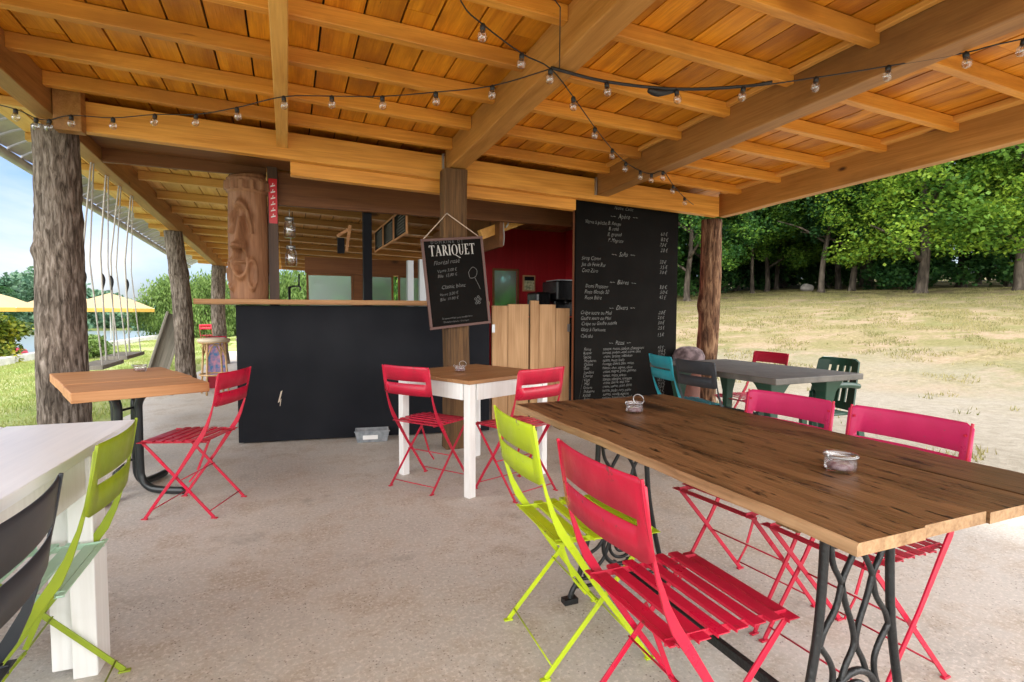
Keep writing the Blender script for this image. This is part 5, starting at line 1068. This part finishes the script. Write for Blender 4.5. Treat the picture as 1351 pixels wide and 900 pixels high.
# understorey bushes
def bush(lab, matr, w_, h_, ncl, per, leaf, seed, droop=0, group=None):
    rk = random.Random(seed); t = thing('bush', lab, 'bush', group=group); c = []; rd = []
    for k in range(ncl):
        a = rk.uniform(0, 2*PI); u = rk.random(); r = w_/2*math.sqrt(rk.random())*math.sqrt(max(.1, 1-(u*.9)**2)); c.append((r*math.cos(a), r*math.sin(a), .12*h_+u*h_*.82)); rd.append(rk.uniform(.5, 1)*w_*.16)
    leaves(c, rd, per, leaf, matr, 'foliage', t, droop, seed)
    q = MB()
    for k in range(6): a = k*1.05; q.tube(smoothpts([(0, 0, -.1), (.12*w_*math.cos(a), .12*w_*math.sin(a), h_*.35), (.25*w_*math.cos(a), .25*w_*math.sin(a), h_*.7)], 3), [.05*w_/3*(1-j/8) for j in range(7)], 6)
    q.build('stems', BARKF, t); return t
o = bush('dark bush under the wood edge', LEAF_B, 4.5, 2.6, 70, 110, .17, 21, group='bushes under the wood'); BU = o
bs = [(31, 18.8, 'bush left of the thick trunk under the bright tree'), (33.5, 15.6, 'bush between the thick trunk and the edge tree'), (38, 22, 'bush under the centre of the wood'), (31, 31, 'bush behind the group of thin trunks'), (25.5, 29.5, 'bush right behind the right trunk post'), (21.5, 28, 'bush left of the right trunk post'), (42, 17, 'bush deep at the right of the wood'), (37, 28, 'bush deep behind the pale trunk'), (44, 30, 'bush at the back of the wood, centre'), (49, 24, 'bush at the back of the wood, right of centre'), (52, 18, 'bush at the back of the wood at the far right'), (38, 36, 'bush at the back of the wood behind the thin trunks'), (31, 38, 'bush at the back of the wood left of the thin trunks'), (47, 27, 'bush at the back behind the slanting trunk'), (25, 36, 'bush at the back of the wood by the right post'), (41, 36, 'tall bush closing the gap behind the thin trunks'), (46, 38.5, 'tall bush closing the gap between thin and slanting trunks'), (37, 32, 'tall bush between the thin trunks'), (50, 34, 'tall bush in the gap behind the slanting trunk')]
for i, (x, y, lab) in enumerate(bs):
    if i == 0: q = BU; q['label'] = 'dark '+lab
    else: q = dup(BU, (0, 0, 0), rnd(0, 6), 'dark '+lab, 'bushes under the wood')
    s = rnd(.8, 1.3)*(1.9 if lab.startswith('tall') else 1); q.location = (x, y, gz(x, y)+(.9 if lab.startswith('tall') else 0)*0); q.scale = (s, s, s)
wi = bush('pale round willow bush beyond the second trunk post', LEAF_W, 5.0, 3.3, 120, 170, .16, 33, .8, 'pale willows by the lake')
wi.location = (-4.6, 32.3, -.15)
WG = 'pale willows by the lake'
dup(wi, (-1.8, 33.5, -.1), 2, 'pale willow between the third trunk post and the carved log', WG, (1.0, 1.0, .9))
dup(wi, (1.2, 31, .0), 1, 'pale willow seen left of the beer tap through the bar', WG, (1.0, 1, 1.1))
o = bush('green bush seen through the bar windows', LEAF_A, 5.0, 4.2, 110, 150, .17, 35, .1, 'green bushes behind the bar'); o.location = (4.2, 29, gz(4.2, 29)-.1)
dup(o, (7.8, 27, gz(7.8, 27)-.1), 2, 'green bush behind the bar, seen through the right hand windows', 'green bushes behind the bar', (1.1, 1.1, 1.1))
dup(o, (11.5, 25, gz(11.5, 25)-.1), 4, 'green bush behind the kitchen window', 'green bushes behind the bar', (1.1, 1.1, 1.2))
ys = bush('yellow green shrub beyond the kerb at the left edge', LEAF_Y, 2.6, 1.75, 90, 170, .10, 41, 0); ys.location = (-7.35, 17.9, -.75)
ls = bush('small lawn shrub beyond the rope swings', LEAF_W, 1.2, .6, 30, 120, .07, 43, 0); ls.location = (-5.1, 18.2, -.12)
# far wooded shore: reads as one mass
cs = []; rd = []; rk = random.Random(4)
for k in range(1500):
    x = rk.uniform(-95, 12); y = 62+rk.random()**1.3*34-.12*min(0, x+20)*0; az = math.degrees(math.atan2(x, y)); hh = 1.4+3.1*max(0, min(1, (-az-10)/9))+.4*math.sin(x*.21)+.35*math.sin(x*.57+1)
    base_ = gz(x, y); cs.append((x, y, base_+rk.random()*max(.8, hh))); rd.append(rk.uniform(.6, 1.2))
fw = leaves(cs, rd, 110, .42, LEAF_H, 'far_woods', None, 0, 5, .9); tag(fw, 'bluish green wooded far shore of the lake', 'woods', kind='stuff')  # bluish leaf colour stands for distance haze
# darker individual trees at the left shore
dt = dup(TT[1], (-24, 50, -.7), 1, 'dark green tree on the far lake shore at the left edge', 'trees on the lake shore', (.62, .62, .50))
dup(TT[1], (-20.5, 52, -.7), 3, 'dark green tree on the far lake shore, just left of the thick trunk post', 'trees on the lake shore', (.5, .5, .28))
dup(TT[0], (-27, 47, -.7), 2, 'mid green tree on the far lake shore cut by the left edge', 'trees on the lake shore', (.7, .7, .6))

# ------------------------------------------------------------------ grass
def blades(xs, ys_, h, wd, matr, name, lab, seed=0):
    r = np.random.default_rng(seed); n = len(xs); zs = ground_z(xs, ys_); a = r.random(n)*2*PI; hh = h*(.5+r.random(n)); lx, ly = r.normal(0, .35, n)*hh, r.normal(0, .35, n)*hh
    dx, dy = np.cos(a)*wd, np.sin(a)*wd
    V = np.stack([np.stack([xs-dx, ys_-dy, zs], 1), np.stack([xs+dx, ys_+dy, zs], 1), np.stack([xs+lx, ys_+ly, zs+hh], 1)], 1).reshape(-1, 3)
    me = bpy.data.meshes.new(name); me.vertices.add(3*n); me.vertices.foreach_set('co', V.ravel()); me.loops.add(3*n); me.loops.foreach_set('vertex_index', np.arange(3*n))
    me.polygons.add(n); me.polygons.foreach_set('loop_start', np.arange(0, 3*n, 3)); me.polygons.foreach_set('loop_total', np.full(n, 3)); me.update(); me.materials.append(matr)
    o = bpy.data.objects.new(name, me); COL.objects.link(o); tag(o, lab, 'grass', kind='stuff'); return o
n = 90000; x = rng.uniform(-6.2, -1.9, n); y = 2+rng.random(n)**1.2*26; k = mnv = np.sin(x*2.1+y*.9)+np.sin(y*1.7-x)+rng.normal(0, .7, n) > -.5
blades(x[k], y[k], .045, .006, GRASS, 'lawn_grass', 'short green lawn grass by the lake side', 2)
n = 260000; x = rng.uniform(5, 32, n); y = rng.uniform(1, 30, n); d = x*.9+y*.436
cl = np.array([mn.noise(Vector((float(a)*.9, float(b)*.9, 0)))+.5*mn.noise(Vector((float(a)*3.1, float(b)*3.1, 4))) for a, b in zip(x[:n], y[:n])])
k = (cl > np.where(d < 9, .50, np.where(d < 13, .36, np.where(d < 18, .16, -.08)))); blades(x[k], y[k], .055, .008, DRYG, 'meadow_tufts', 'thin dry tufts of grass scattered on the sandy meadow', 3)
